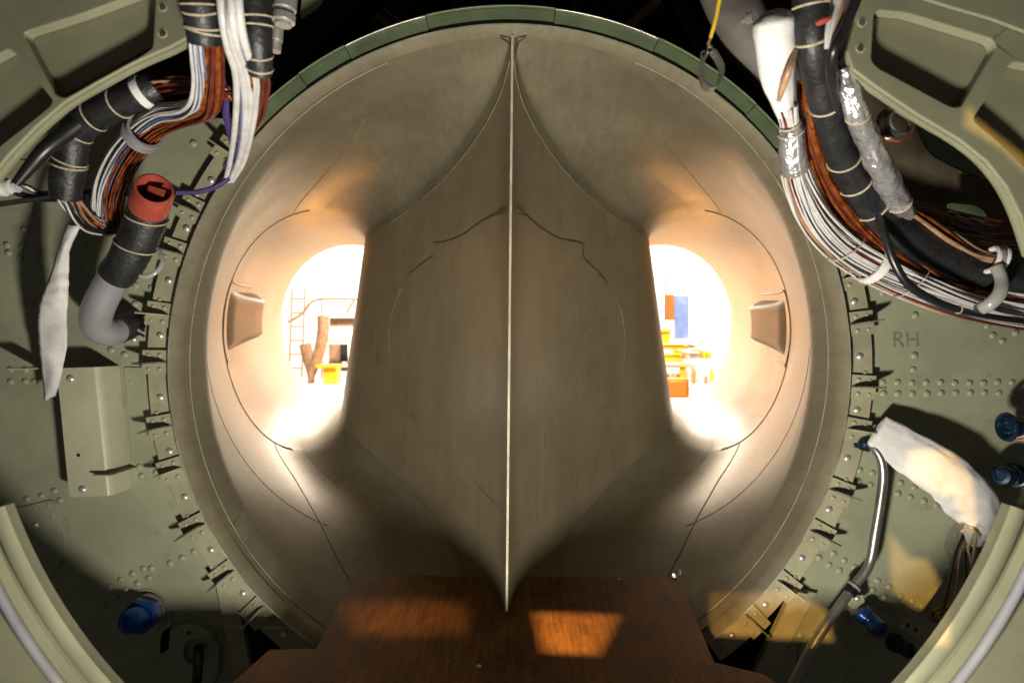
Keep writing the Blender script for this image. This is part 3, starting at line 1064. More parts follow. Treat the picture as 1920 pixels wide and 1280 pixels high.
gp = [(a * .5 + b_ * .5, max(ra, rb) * 1.62) for (a, ra), (b_, rb) in zip(wp, cp)]
ring(gp, .60, .0025, h, GREYP, name='clamp', width=.004, grow=.96)
ring(gp, .615, .0025, h, GREYP, name='clamp', width=.003, grow=1.0)

# white cables with the purple lead
h = thing('white_cables', 'group of white and blue grey cables running down over the upper left rim', 'cables', P(440, 0, -.38))
path = pxpath([(428, -60, -.40, 22), (432, 30, -.39, 22), (441, 85, -.36, 21), (457, 135, -.31, 20), (462, 190, -.26, 20), (457, 250, -.20, 19), (445, 305, -.13, 17), (428, 340, -.09, 10)], 60)
for k, (ox, m_) in enumerate(((-.8, WHITEW), (-.42, BLUEW), (-.1, WHITEW), (.25, WHITEW), (.5, BLUEW), (.82, WHITEW))):
    pts = []
    for i, (p, r) in enumerate(path):
        w = .0042 if m_ is WHITEW else .0028
        pts.append((p + Vector((ox * r, .004 * math.sin(i * .12 + k) + (.004 if m_ is BLUEW else 0), 0)), w * (1 - .25 * i / 60)))
    MB().tube(pts, 10).build('cable', m_, h)
h = thing('purple_lead', 'thin purple lead looping from the white cables across to the red cap', 'cable', P(425, 200, -.2))
MB().tube(pxpath([(418, 150, -.27, 5), (424, 185, -.24, 5), (424, 215, -.22, 7), (432, 250, -.19, 7), (438, 285, -.15, 6), (424, 310, -.12, 6), (432, 330, -.10, 5), (405, 350, -.10, 5), (370, 360, -.11, 5), (330, 361, -.12, 5)], 70), 8).build('lead', PURP, h)
MB().tube(pxpath([(330, 361, -.12, 5.5), (300, 364, -.09, 5.5), (250, 363, -.08, 5.5), (160, 360, -.09, 5), (60, 374, -.11, 5), (-40, 388, -.13, 6)], 50), 8).build('dark_lead', BLACKC, h)

# second black sleeve
h = thing('wire_harness', 'black laced sleeve beside the steel fitting, maroon wires below it', 'wire harness', P(480, 0, -.34))
sleeve(h, [(476, -60, -.36, 29), (479, 20, -.35, 29), (483, 80, -.34, 27), (488, 138, -.32, 22)], cords=(.40, .52, .82, .93))
pp = pxpath([(487, 125, -.32, 19), (490, 165, -.28, 18), (484, 200, -.24, 17), (474, 232, -.2, 14)], 30)
bundle(h, pp, 14, .0018, [MAROON, MAROON, COPPER, MAROON, WHITEW], wander=.15)

# steel fitting
h = thing('steel_fitting', 'polished steel tube fitting hanging at the top edge', 'fitting', P(530, 0, -.30))
MB().lathe(P(540, -60, -.30), P(530, 60, -.30) - P(540, -60, -.30), [(0, .0115), (.042, .0115), (.0425, .0095), (.047, .0095), (.0475, .0112), (.054, .0112), (.0545, .008), (.058, .008)], 24).build('upper_body', STEEL, h)
MB().lathe(P(521, 30, -.28), P(515, 100, -.28) - P(521, 30, -.28), [(0, .005), (.012, .006), (.0125, .0068), (.026, .0068), (.0265, .006), (.037, .006)], 20).build('lower_body', STEEL, h)

# black elbow sleeve below the left frame
h = thing('wire_harness', 'thick black taped sleeve bending down below the left frame, white band at its end', 'wire harness', P(120, 370, -.15))
path = sleeve(h, [(292, 160, -.22, 26), (262, 176, -.22, 27), (215, 198, -.21, 28), (170, 222, -.2, 28), (142, 250, -.19, 28), (132, 290, -.18, 29), (126, 330, -.17, 29), (122, 368, -.16, 27)], cords=(.26, .42, .56, .76, .78), n=60, lump=.06)
ring(path, .13, .0012, h, WHITEC, name='white_band', width=.0045)
bundle(h, pxpath([(285, 166, -.22, 18), (330, 160, -.23, 17), (380, 162, -.25, 15), (430, 175, -.26, 14)], 24), 16, .0013, [MAROON, MAROON, TANW, COPPER], wander=.2)
bundle(h, pxpath([(122, 360, -.16, 18), (140, 392, -.14, 19), (170, 420, -.11, 17), (205, 430, -.08, 15), (228, 415, -.06, 11)], 34), 24, .0013, [COPPER, TANW, WHITEW, COPPER, BLACKC], wander=.2)
h = thing('black_hose', 'thin black hose hugging the lower edge of the left frame', 'hose', P(30, 350, -.2))
MB().tube(pxpath([(30, 345, -.22, 8), (52, 318, -.22, 11), (85, 280, -.22, 14), (130, 245, -.21, 15), (180, 210, -.2, 14)], 40), 12).build('hose_body', BLACKC, h)
MB().tube(pxpath([(170, 214, -.2, 16), (182, 208, -.2, 16)], 4), 12).build('hose_end', BLACKR, h)
h = thing('connector', 'white plastic cable connector at the left edge with black leads', 'connector', P(15, 355, -.12))
MB().lathe(P(-20, 350, -.12), P(28, 350, -.12) - P(-20, 350, -.12), [(0, .012), (.02, .0125), (.022, .010), (.03, .010), (.031, .0075), (.037, .0075)], 20).build('shell', WHITEC, h)
for pts in ([(28, 345, -.12, 5), (50, 350, -.11, 5), (75, 362, -.1, 5), (110, 360, -.1, 5)], [(26, 360, -.12, 6), (60, 370, -.1, 6), (100, 373, -.1, 6), (180, 366, -.1, 6)]):
    MB().tube(pxpath(pts, 24), 8).build('lead', BLACKC, h)

# capped hose with grey elbow
h = thing('elbow_pipe', 'grey elbow pipe in a black sleeve with an open red cap on top', 'pipe', P(230, 620, 0))
pp = sleeve(h, [(279, 385, -.13, 35), (272, 415, -.12, 36), (258, 450, -.11, 35), (238, 488, -.10, 33), (217, 516, -.09, 32)], cords=(.18, .58), lump=.03, n=40)
MB().tube(pxpath([(222, 508, -.09, 27), (202, 540, -.08, 28), (184, 578, -.07, 28), (181, 608, -.055, 27), (202, 622, -.035, 26), (226, 616, -.01, 25), (240, 608, .02, 24)], 50), 22).build('elbow', GREYP, h)
MB().tube(pxpath([(219, 618, -.022, 27), (232, 612, -.004, 27), (245, 606, .024, 26)], 12), 22).build('end_boot', BLACKR, h)
ax = (P(290, 352, -.165) - P(279, 388, -.13)).normalized()
b0 = P(279, 388, -.13)
cap = MB().lathe(b0, ax, [(0, .0235), (.012, .0245), (.030, .0235), (.044, .0215), (.045, .0190), (.030, .0170), (.010, .0165)], 28, False).build('red_cap', REDC, h)
MB().lathe(b0, ax, [(.008, .0002), (.0085, .0175)], 24, False).build('cap_floor', MAROON, cap)
MB().box(b0 + ax * .034 + Vector((.004, 0, .002)), .011, .0015, .004, Vector((1, 0, -.3)).normalized(), ax, Vector((.3, 0, 1)).normalized()).build('cap_rib', REDC, cap)
for k in range(3):
    MB().tube(pxpath([(246, 606 + k * 6, .0, 2.5), (258, 612 + k * 6, -.004, 2.5), (270, 620 + k * 5, .006, 2.5)], 10), 6).build('lead', STEEL if k == 1 else BLACKC, h)
h = thing('clamp_loop', 'translucent grey clamp loop beside the black sleeve of the elbow pipe', 'clamp', P(275, 520, -.07))
c0 = P(277, 492, -.085)
pts = [(c0 + Vector((math.cos(2 * PI * k / 40), .35 * math.sin(2 * PI * k / 40), math.sin(2 * PI * k / 40))) * S(27, -.085), S(4.5, -.085)) for k in range(41)]
MB().tube(pts, 10).build('loop', CLEARP, h)
MB().box(c0 + Vector((S(8, -.085), 0, S(30, -.085))), S(10, -.085), .003, S(5, -.085)).build('lug', GREYP, h, bevel=.001)

# white tape strip
lft = [(127, 418), (110, 462), (95, 512), (80, 550), (71, 585), (72, 640), (77, 690), (83, 752)]
rgt = [(152, 424), (132, 468), (129, 515), (128, 555), (125, 592), (126, 640), (118, 690), (105, 742)]
Lc, Rc = catmull(lft, 50), catmull(rgt, 50)
b = MB()
rows = []
for i in range(50):
    t = i / 49
    yy = -.085 + .075 * t - .025 * math.sin(PI * t)
    row = []
    for j in range(9):
        f = j / 8
        a = Lc[i][0] * (1 - f) + Rc[i][0] * f + (1.6 * noise.noise((t * 22, j * 9, 3)) if j in (0, 8) else 0)
        c = Lc[i][1] * (1 - f) + Rc[i][1] * f
        row.append(P(a, c, yy + .006 * noise.noise((t * 6, f * 1.6, 1)) + .003 * noise.noise((t * 20, f * 2, 7)) - .004 * math.sin(PI * f)))
    rows.append(row)
b.grid(rows)
o = b.build('cloth_strip', WHITEC)
md = o.modifiers.new('thick', 'SOLIDIFY')
md.thickness = .0012
tag(o, 'long white cloth strip hanging on the left bulkhead beside the bracket', 'cloth strip')

# bracket channel
h = thing('bracket', 'long pale green channel bracket screwed to the left bulkhead', 'bracket', P(160, 930, YB))
plate('face', round_poly([(106, 690), (176, 688), (201, 929), (130, 932)], 3), [], -.020, .0025, BRACKP, h, bevel=.0008)
b = MB()
rows = []
for i in range(13):
    f = i / 12
    x0, y0 = 175 + 25 * f, 688 + 241 * f
    p = P(x0, y0, -.020)
    rows.append([p + Vector((-.004, 0, 0)), p + Vector((.001, .0005, 0)), p + Vector((.0045, .004, 0)), p + Vector((.006, .012, 0)), p + Vector((.007, .049, 0)), p + Vector((.004, .049, 0)), p + Vector((-.002, .006, 0))])
b.grid(rows, closed_u=True)
b.build('side_flange', BRACKP, h)
b = MB()
p0, p1 = P(106, 690, -.018), P(130, 932, -.018)
b.box((p0 + p1) / 2 + Vector((.0015, .024, 0)), .0012, .023, (p0 - p1).length / 2 * .99, Z=(p1 - p0).normalized(), X=(p1 - p0).normalized().cross(Vector((0, 1, 0))))
b.build('side_flange', BRACKP, h)
for a, c in ((133, 710), (156, 917)):
    inst(SCREW_ME, 'screw', P(a, c, -.0202), h)
MB().lathe(P(147, 853, -.0205), (0, -1, 0), [(0, .0026), (.0003, .0024)], 14).build('hole', GASKET, h)
for a, c in ((60, 690), (215, 884)):
    MB().box(P(a, c, -.002), S(18, 0), .030, .0012).build('tab', BRACKP, h, bevel=.0005)


# ------------------------------------------------------------------ fittings on the bulkheads
def hexfit(name, label, pts, m, nutm=None, base=None, lead=None):
    """pts: nut (px,py,y,r) -> cap end (px,py,y,r)"""
    (a, c, y, r), (a2, c2, y2, r2) = pts
    p, q = P(a, c, y), P(a2, c2, y2)
    ax = (q - p)
    L = ax.length
    R, R2 = S(r, y), S(r2, y2)
    h = thing(name, label, 'fitting', p)
    MB().lathe(p - ax.normalized() * .004, ax, [(0, R * 1.18), (.004, R * 1.18), (.0045, R * 1.0)], 24).build('washer', DULLST if nutm is None else nutm, h)
    MB().lathe(p, ax, [(0, R * 1.02), (.001, R * 1.08), (L * .42, R * 1.08), (L * .44, R * 1.0)], 6).build('hex_nut', nutm or m, h, bevel=.0008, angle=30)
    MB().lathe(p + ax * .44, ax, [(0, R2 * .9), (L * .1, R2 * .9), (L * .11, R2), (L * .5, R2), (L * .56, R2 * .85), (L * .57, R2 * .5), (L * .5, R2 * .45)], 20).build('cap', m, h)
    return h


hexfit('pipe_fitting', 'large blue hexagonal fitting with a bright blue cap, lower left bulkhead', [(272, 1150, .012, 30), (242, 1166, -.04, 22)], BLUEF)
h = hexfit('pipe_fitting', 'small bright blue twin fitting below the clamp on the right bulkhead', [(1622, 1152, .0, 14), (1652, 1182, -.03, 17)], BLUEF)
MB().lathe(P(1610, 1145, -.004), P(1640, 1168, -.018) - P(1610, 1145, -.004), [(0, .009), (.004, .0135), (.012, .0135), (.014, .010), (.03, .010)], 18).build('lower_cap', BLUEF, h)
hexfit('pipe_fitting', 'dark fitting in the shadow below the small white bracket at lower right', [(1680, 1205, .0, 15), (1705, 1220, -.03, 15)], DBLUE, DBLUE)
h = hexfit('pipe_fitting', 'dark blue ringed fitting with a brown body at the right edge', [(1918, 802, -.02, 21), (1892, 800, -.05, 18)], DBLUE, TANW)
ringp = [(P(1888, 800, -.05) + Vector((0, math.cos(2 * PI * k / 30), math.sin(2 * PI * k / 30))) * .0165, .004) for k in range(31)]
MB().tube(ringp, 8).build('collar', DBLUE, h)
h = hexfit('pipe_fitting', 'dark blue fitting in shadow right of the white bag', [(1900, 890, 0, 19), (1876, 892, -.035, 18)], DBLUE, DBLUE)

h = thing('drain_flange', 'octagonal plate with a round black hole at the lower left', 'flange', P(370, 1270, YB))
octo = [(318, 1180), (352, 1170), (392, 1185), (410, 1215), (408, 1262), (385, 1310), (335, 1320), (312, 1270)]
hole = [(367 + 24 * math.cos(2 * PI * k / 24), 1222 + 26 * math.sin(2 * PI * k / 24)) for k in range(24)]
plate('flange_plate', octo, [hole], YB - .012, .012, GREEN2, h, bevel=.001)
MB().lathe(P(367, 1222, YB - .001), (0, 1, 0), [(0, .0225), (.003, .0225)], 24).build('bore', GASKET, h)
MB().tube(pxpath([(372, 1215, .02, 9), (372, 1235, -.01, 9), (370, 1265, -.03, 9), (366, 1310, -.04, 9)], 24), 12).build('drain_hose', BLACKC, h)
MB().lathe(P(354, 1186, YB - .0125), (0, -1, 0), [(0, .003), (.0003, .0028)], 12).build('hole', GASKET, h)

# steel tube line on the right
h = thing('metal_tube', 'bent grey metal tube line running down the right bulkhead', 'tube', P(1500, 1280, -.02))
tp = pxpath([(1618, 829, .01, 8), (1637, 838, -.005, 8), (1652, 860, -.012, 8.5), (1656, 895, -.012, 8.5), (1650, 945, -.012, 8.5), (1641, 1000, -.012, 8.5), (1633, 1046, -.012, 8.5), (1622, 1072, -.014, 8.5), (1600, 1100, -.016, 8.5), (1565, 1148, -.025, 8.5), (1527, 1205, -.035, 9), (1480, 1290, -.05, 9.5)], 110)
MB().tube(tp, 14).build('tube_body', DULLST, h)
MB().lathe(P(1606, 830, .018), P(1632, 834, .0) - P(1606, 830, .018), [(0, .009), (.008, .009), (.0085, .0115), (.018, .0115), (.0185, .0085), (.026, .0085)], 6).build('end_nut', DBLUE, h, bevel=.0008)
cl = ring(tp, .745, .003, h, BLACKC, name='clamp', width=.0045)
ring(tp, .73, .0032, h, STEEL, name='clamp_band', width=.0016)
inst(SCREW_ME, 'screw', P(1607, 1121, -.022), h, scale=.8)
plate('clamp_tab', round_poly([(1590, 1110), (1615, 1105), (1622, 1128), (1600, 1142), (1590, 1135)], 5), [], -.005, .002, GREEN2, h)

h = thing('angle_bracket', 'small angled bracket with a pale holed end at the lower right', 'bracket', P(1700, 1200, YB))
plate('arm', [(1592, 1140), (1622, 1130), (1638, 1138), (1705, 1185), (1800, 1240), (1790, 1255), (1680, 1200), (1602, 1180)], [], .016, .003, GREEN2, h)
plate('holed_end', [(1688, 1178), (1702, 1160), (1765, 1196), (1752, 1216)], [], -.03, .002, STRIP, h)
for a, c in ((1702, 1172), (1717, 1180)):
    MB().lathe(P(a, c, -.0305), (0, -1, 0), [(0, .0028), (.0003, .0026)], 12).build('hole', GASKET, h)
MB().box(P(1728, 1196, -.008), S(30, 0), .022, .0012, X=(P(1765, 1216, 0) - P(1688, 1178, 0)).normalized()).build('leg', STRIP, h)
h = thing('hook_wire', 'short curled brown wire end against the orange lit patch at lower right', 'wire', P(1760, 1140, 0))
MB().tube(pxpath([(1748, 1155, .01, 2.5), (1752, 1145, .005, 2.5), (1765, 1140, .0, 2.5), (1768, 1148, 0, 2.5), (1760, 1152, .005, 2.5), (1775, 1140, .0, 2.5), (1790, 1128, .0, 2.5)], 40), 8).build('wire_body', COPPER, h)
MB().lathe(P(1748, 1157, .02), (0, -1, 0), [(0, .005), (.008, .005), (.010, .003)], 12).build('terminal', COPPER, h)

# white cloth bag
h = thing('cloth_bag', 'white cloth bag tied with cord, partly lit orange, on the right bulkhead', 'bag', P(1750, 900, YB))
bp = catmull([(1645, 806, -.005, 30), (1690, 838, -.02, 38), (1735, 868, -.03, 42), (1778, 896, -.035, 44), (1812, 930, -.035, 46), (1834, 962, -.03, 40), (1838, 985, -.03, 28), (1830, 1000, -.028, 9), (1828, 1010, -.026, 7), (1829, 1020, -.026, 12)], 90)
rows = []
for i, (a, c, y, r) in enumerate(bp):
    t = i / 89
    d0, d1 = bp[max(i - 1, 0)], bp[min(i + 1, 89)]
    dx, dy = d1[0] - d0[0], d1[1] - d0[1]
    L = math.hypot(dx, dy)
    nx, ny = -dy / L, dx / L
    row = []
    thick = .006 + .013 * min(1, t * 1.7) * (1 - max(0, t - .8) * 3.5)
    for k in range(40):
        q = 2 * PI * k / 40
        cr = .10 * noise.noise((t * 7, math.cos(q) * 1.5 + 4, math.sin(q) * 1.5)) + .07 * noise.noise((t * 20, math.cos(q) * 2.5, math.sin(q) * 2.5 + 9))
        cr += .10 * t * t * math.sin(k * 1.1 + 4 * t)
        e = math.copysign(abs(math.cos(q)) ** .75, math.cos(q)) * (1 + cr)
        f = math.sin(q) * (1 + 2.2 * cr)
        row.append(P(a + nx * r * e, c + ny * r * e, y) + Vector((0, -thick * f, 0)))
    rows.append(row)
b = MB()
b.grid(rows, closed_u=True)
b.f.append(tuple(range(40))[::-1])
b.f.append(tuple(range(89 * 40, 90 * 40)))
b.build('bag_cloth', WHITEC, h, angle=70)
MB().tube(pxpath([(1802, 996, -.035, 3), (1815, 992, -.04, 3.5), (1828, 998, -.045, 4), (1836, 1004, -.04, 3.5), (1828, 1008, -.035, 3)], 24), 8).build('knot', CORD, h)
for pts in ([(1826, 1002, -.04, 2.2), (1815, 1024, -.04, 2.2), (1820, 1048, -.035, 2.2), (1824, 1080, -.03, 2.2)], [(1829, 1002, -.04, 2.2), (1826, 1030, -.04, 2.2), (1822, 1060, -.035, 2.2), (1814, 1110, -.03, 2.2)]):
    MB().tube(pxpath(pts, 24), 6).build('cord', CORD, h)
h = thing('loose_leads', 'tangle of thin dark leads hanging below the white bag', 'wires', P(1800, 1080, 0))
for k in range(6):
    x = 1795 + 9 * k
    MB().tube(pxpath([(x + 12, 1000 + 5 * k, .0, 2.2), (x - 4, 1040, -.01, 2.2), (x - 14 + 6 * k, 1085, -.01, 2.2), (x - 25 + 8 * k, 1140, .0, 2.2)], 24), 6).build('lead', [BLACKC, TANW, BLACKC][k % 3], h)
inst(SCREW_ME, 'terminal', P(1838, 1012, -.03), h)

# ------------------------------------------------------------------ right hand cables
h = thing('wire_harness', 'white wire harness with a white cloth wrap and silver tape, sweeping to the right edge', 'wire harness', P(1465, 30, -.3))
pts = [(1458, 22, -.34, 33), (1460, 60, -.33, 38), (1463, 120, -.31, 35), (1472, 180, -.28, 24), (1480, 225, -.26, 16), (1484, 250, -.25, 21), (1487, 300, -.23, 23), (1500, 350, -.20, 27), (1530, 410, -.17, 33), (1580, 460, -.14, 36), (1650, 500, -.12, 37), (1730, 535, -.11, 36), (1820, 566, -.10, 34), (1960, 592, -.10, 32)]
wp = pxpath(pts, 110)
bundle(h, wp[28:], 90, .0013, lambda q, r, a: MAROON if q % 9 == 4 else (TANW if q % 13 == 7 else WHITEW), spread=1.0, wander=.13)
MB().tube([(p + Vector((-.004, 0, 0)), r * 1.02) for p, r in wp[0:32]], 22, shape=lambda t, a: (1 - .15 * t) * min(1, .55 + 3.5 * t) * (1 + .12 * noise.noise((t * 5, math.cos(a) * 1.5, math.sin(a) * 1.5)) + .05 * math.sin(5 * a + 6 * t) * t)).build('cloth_wrap', WHITEC, h, angle=70)
MB().tube([(p, r * 1.08) for p, r in wp[37:54]], 24, shape=lambda t, a: 1 + .06 * noise.noise((t * 9, math.cos(a) * 3, math.sin(a) * 3))).build('silver_tape', FOIL, h, angle=70)
for t in (.335, .38):
    ring(wp, t, .0014, h, CORD, grow=1.1, tilt=.1)
for t in (.70, .83):
    ring(wp, t, .0008, h, CORD, grow=1.03, tilt=.4)
ring(wp, .755, .0016, h, WHITEC, name='clamp_band', width=.006)
MB().tube(pxpath([(1493, 95, -.335, 4), (1480, 130, -.335, 7), (1467, 165, -.32, 7), (1460, 190, -.31, 4)], 20), 10).build('olive_lead', TANW, h)

h = thing('wire_harness', 'copper orange wire bundle curving between the white and the black cables', 'wire harness', P(1520, 200, -.25))
bundle(h, pxpath([(1502, 150, -.26, 9), (1512, 205, -.25, 16), (1527, 265, -.23, 21), (1550, 325, -.2, 26), (1588, 385, -.17, 30), (1640, 440, -.14, 29), (1705, 490, -.12, 24), (1790, 540, -.11, 20), (1950, 575, -.10, 18)], 80), 64, .0012, lambda q, r, a: MAROON if q % 3 == 1 else COPPER, wander=.12)

h = thing('wire_harness', 'thick black laced sleeve sweeping from the top to the right edge', 'wire harness', P(1520, 0, -.35))
path = sleeve(h, [(1515, -70, -.36, 31), (1520, 10, -.35, 31), (1525, 80, -.34, 30), (1537, 150, -.31, 29), (1552, 210, -.28, 28), (1574, 280, -.24, 28), (1605, 345, -.2, 29), (1655, 410, -.16, 31), (1725, 462, -.13, 33), (1810, 500, -.11, 36), (1960, 530, -.10, 38)], cords=(.105, .2, .385, .53, .60, .665), n=120, lump=.05, cw=.0013)
h = thing('black_cable', 'black cable with white leads slanting from the top across the sleeve', 'cable', P(1600, 0, -.37))
MB().tube(pxpath([(1622, -60, -.39, 10), (1605, 0, -.39, 10), (1580, 60, -.385, 10), (1562, 100, -.38, 10), (1560, 150, -.35, 10), (1574, 215, -.285, 10), (1596, 280, -.225, 10), (1624, 345, -.185, 9), (1646, 400, -.18, 7)], 80), 12).build('cable_body', BLACKC, h)
for k, ox in enumerate((-26, -18, -10, 14)):
    MB().tube(pxpath([(1606 + ox, -60, -.375, 5), (1592 + ox, 0, -.375, 5), (1574 + ox * .8, 50, -.375, 5), (1562 + ox * .5, 92, -.37, 3.5)], 30), 8).build('white_lead', WHITEW if k != 2 else TANW, h)
MB().tube(pxpath([(1530, 45, -.378, 5), (1545, 38, -.38, 7), (1558, 32, -.38, 4)], 10), 8).build('red_tag', REDC, h)

h = thing('wire_harness', 'silver foil wrapped cable with bare copper and tan wires at its end', 'wire harness', P(1590, 130, -.28))
fp = pxpath([(1582, 128, -.33, 16), (1590, 165, -.325, 17), (1606, 212, -.31, 19), (1628, 262, -.28, 21), (1652, 315, -.25, 22), (1674, 360, -.21, 22), (1696, 402, -.16, 18)], 80)
MB().tube(fp, 36, shape=lambda t, a: 1 + .05 * math.sin(t * 44) + .14 * noise.noise((t * 11, math.cos(a) * 2, math.sin(a) * 2)) + .12 * noise.noise((t * 30, math.cos(a) * 5, math.sin(a) * 5))).build('foil_wrap', FOIL, h, angle=80)
MB().tube(pxpath([(1578, 118, -.30, 11), (1581, 130, -.30, 13), (1588, 158, -.29, 13)], 10), 14, shape=lambda t, a: 1 + .12 * math.sin(7 * a + t * 9)).build('frayed_end', WHITEC, h)
for t in (.36, .9):
    ring(fp, t, .0012, h, CORD, tilt=.2)
bundle(h, pxpath([(1690, 392, -.165, 14), (1722, 412, -.15, 17), (1770, 445, -.14, 18), (1820, 475, -.13, 15), (1862, 486, -.13, 11)], 44), 14, .0022, [TANW, TANW, COPPER, TANW], wander=.14)
bundle(h, pxpath([(1692, 388, -.16, 12), (1730, 398, -.13, 18), (1790, 420, -.10, 22), (1850, 434, -.08, 24), (1960, 445, -.06, 26)], 44), 26, .0013, [COPPER, MAROON, MAROON], wander=.2)
h = thing('cable_clamp', 'white and grey cushioned clamp loop at the right ends of the cables', 'clamp', P(1860, 520, -.12))
MB().tube(pxpath([(1868, 500, -.15, 11), (1878, 525, -.155, 11), (1874, 550, -.16, 12), (1856, 570, -.155, 12), (1836, 580, -.14, 12)], 30), 14).build('clear_loop', CLEARP, h)
for k in range(3):
    ringp = [(P(1858 + 8 * k, 487, -.135) + (Vector((.25, math.cos(2 * PI * q / 26), 0)) * .0 + Vector((.3 * math.sin(2 * PI * q / 26), math.cos(2 * PI * q / 26), math.sin(2 * PI * q / 26))) * .0145), .0032) for q in range(27)]
    MB().tube(ringp, 8).build('cushion', WHITEC if k != 1 else GREYP, h)
h = thing('black_cable', 'thin black cable crossing below the white wire harness on the right', 'cable', P(1640, 420, -.18))
MB().tube(pxpath([(1645, 400, -.185, 7), (1660, 445, -.19, 7.5), (1676, 490, -.19, 8), (1700, 530, -.185, 8), (1740, 558, -.175, 8), (1790, 578, -.16, 7), (1850, 592, -.14, 6), (1940, 605, -.12, 6)], 70), 12).build('cable_body', BLACKC, h)
ring(pxpath([(1790, 578, -.16, 7), (1800, 581, -.16, 7), (1810, 584, -.15, 7)], 6), .5, .0008, h, CORD)
h = thing('wire_coil', 'small ring shaped coil of copper wire hanging in the dark right gap', 'coil', P(1675, 260, -.25))
for k in range(5):
    c0 = P(1672 + 1.5 * k, 238 - k, -.25 - .006 * k)
    R = .0155 + .001 * (k % 2) + (.003 if k == 4 else 0)
    MB().tube([(c0 + Vector((math.cos(2 * PI * q / 40) * R, .004 * math.sin(2 * PI * q / 40), math.sin(2 * PI * q / 40) * R)), .0011) for q in range(41)], 6).build('turn', COPPER if k in (0, 4) else DULLST, h)
MB().lathe(P(1672, 238, -.25), (0, -1, 0), [(0, .0145), (.02, .0145), (.021, .013), (.0, .0125)], 28, False).build('core', DULLST, h)
h = thing('yellow_wire', 'yellow wire hanging over the upper right rim with a small metal clamp', 'wire', P(1345, 0, -.25))
MB().tube(pxpath([(1356, -60, -.27, 4), (1349, 0, -.26, 4), (1341, 40, -.255, 4), (1332, 72, -.25, 3.5)], 24), 8).build('wire_body', YELW, h)
MB().tube(pxpath([(1332, 72, -.25, 2.5), (1329, 82, -.25, 3), (1331, 90, -.25, 4)], 8), 8).build('wire_end', TANW, h)
h = thing('hose_clamp', 'small open metal clamp hanging from the end of the yellow wire', 'clamp', P(1334, 170, -.25))
for pts in ([(1319, 108, -.25), (1316, 120, -.25), (1315, 140, -.25), (1320, 160, -.25), (1332, 169, -.25)], [(1336, 98, -.25), (1346, 112, -.25), (1353, 130, -.25), (1350, 150, -.25), (1340, 166, -.25), (1330, 169, -.25)]):
    q = catmull(pts, 26)
    b = MB()
    rows = []
    for i, (a, c, y) in enumerate(q):
        p = P(a, c, y)
        rows.append([p + Vector((-.0012, -.007, 0)), p + Vector((.0012, -.007, 0)), p + Vector((.0012, .007, 0)), p + Vector((-.0012, .007, 0))])
    b.grid(rows, closed_u=True)
    b.build('clamp_half', DULLST, h)
for a, c in ((1320, 103), (1331, 92), (1341, 100)):
    c0 = P(a, c, -.25)
    MB().tube([(c0 + Vector((math.cos(2 * PI * k / 16) * .003, 0, math.sin(2 * PI * k / 16) * .004)), .0011) for k in range(17)], 6).build('eyelet', DULLST, h)
h = thing('grey_hose', 'blurred grey brown hose behind the white wrap at the top right', 'hose', P(1380, 0, .05))
MB().tube(pxpath([(1330, -80, .06, 42), (1362, -10, .06, 46), (1400, 60, .05, 46), (1450, 130, .05, 40), (1490, 200, .06, 36)], 40), 22, shape=lambda t, a: 1 + .05 * noise.noise((t * 6, math.cos(a), math.sin(a)))).build('hose_body', HOSEG, h)
MB().lathe(P(1392, 40, -.04), P(1420, 30, -.06) - P(1392, 40, -.04), [(0, .004), (.008, .004), (.009, .008), (.02, .008)], 12).build('hose_nipple', STEEL, h)

# ------------------------------------------------------------------ hangar seen through the intakes
o = MB().grid([[Vector((-9, y, -1.25)), Vector((9, y, -1.25))] for y in (1.9, 7.2)]).build('hangar_floor', HFLOOR)
o['kind'] = 'structure'
o = MB().grid([[Vector((-9, 7.0, z)), Vector((9, 7.0, z))] for z in (-1.25, 4)]).build('hangar_wall', HWALL)
o['kind'] = 'structure'
YH = 3.9


def hbox(parent, nm, x0, y0, x1, y1, m, y=YH, th=.1, bevel=.004):
    p, q = P(x0, y0, y), P(x1, y1, y)
    return MB().box(((p.x + q.x) / 2, y + th / 2, (p.z + q.z) / 2), abs(p.x - q.x) / 2, th / 2, abs(p.z - q.z) / 2).build(nm, m, parent, bevel=bevel)


for s, x0, x1, lb in ((-1, 380, 745, 'pale workbench seen through the left intake'), (1, 1170, 1560, 'pale workbench seen through the right intake')):
    h = thing('workbench', lb, 'workbench', P(x0, 760, YH))
    hbox(h, 'bench_top', x0, 722, x1, 732, WHITEP, y=YH - .2, th=.9)
    for xx in (x0 + 8, x1 - 14):
        p = P(xx, 735, YH)
        MB().box((p.x, YH + .1, (p.z - 1.25) / 2), .025, .025, (p.z + 1.25) / 2).build('leg', WHITEP, h)
h = thing('storage_rack', 'white rack with dark brown compartments seen through the left intake', 'rack', P(640, 722, YH + .35))
for args in ((612, 588, 720, 596, WHITEP), (600, 612, 720, 624, WHITEP), (600, 681, 720, 688, WHITEP), (630, 696, 720, 702, WHITEP)):
    hbox(h, 'shelf', *args, y=YH + .35)
for args in ((618, 596, 720, 612), (616, 645, 640, 681), (632, 688, 720, 696)):
    hbox(h, 'back_panel', *args, BROWN, y=YH + .40, th=.03)
hbox(h, 'post', 650, 642, 720, 682, WHITEP, y=YH + .38, th=.03)
hbox(h, 'dark_slot', 638, 645, 651, 678, BLACKM, y=YH + .36, th=.02)
hbox(h, 'upright', 604, 588, 610, 722, WHITEP, y=YH + .40, th=.05)
h = thing('white_tube', 'thick white tube lying across in the left intake opening', 'tube', P(640, 640, YH + .2))
MB().tube(pxpath([(610, 634, YH + .2, 7.5), (640, 634, YH + .2, 9), (720, 630, YH + .2, 9)], 14), 14).build('tube_body', WHITEP, h)
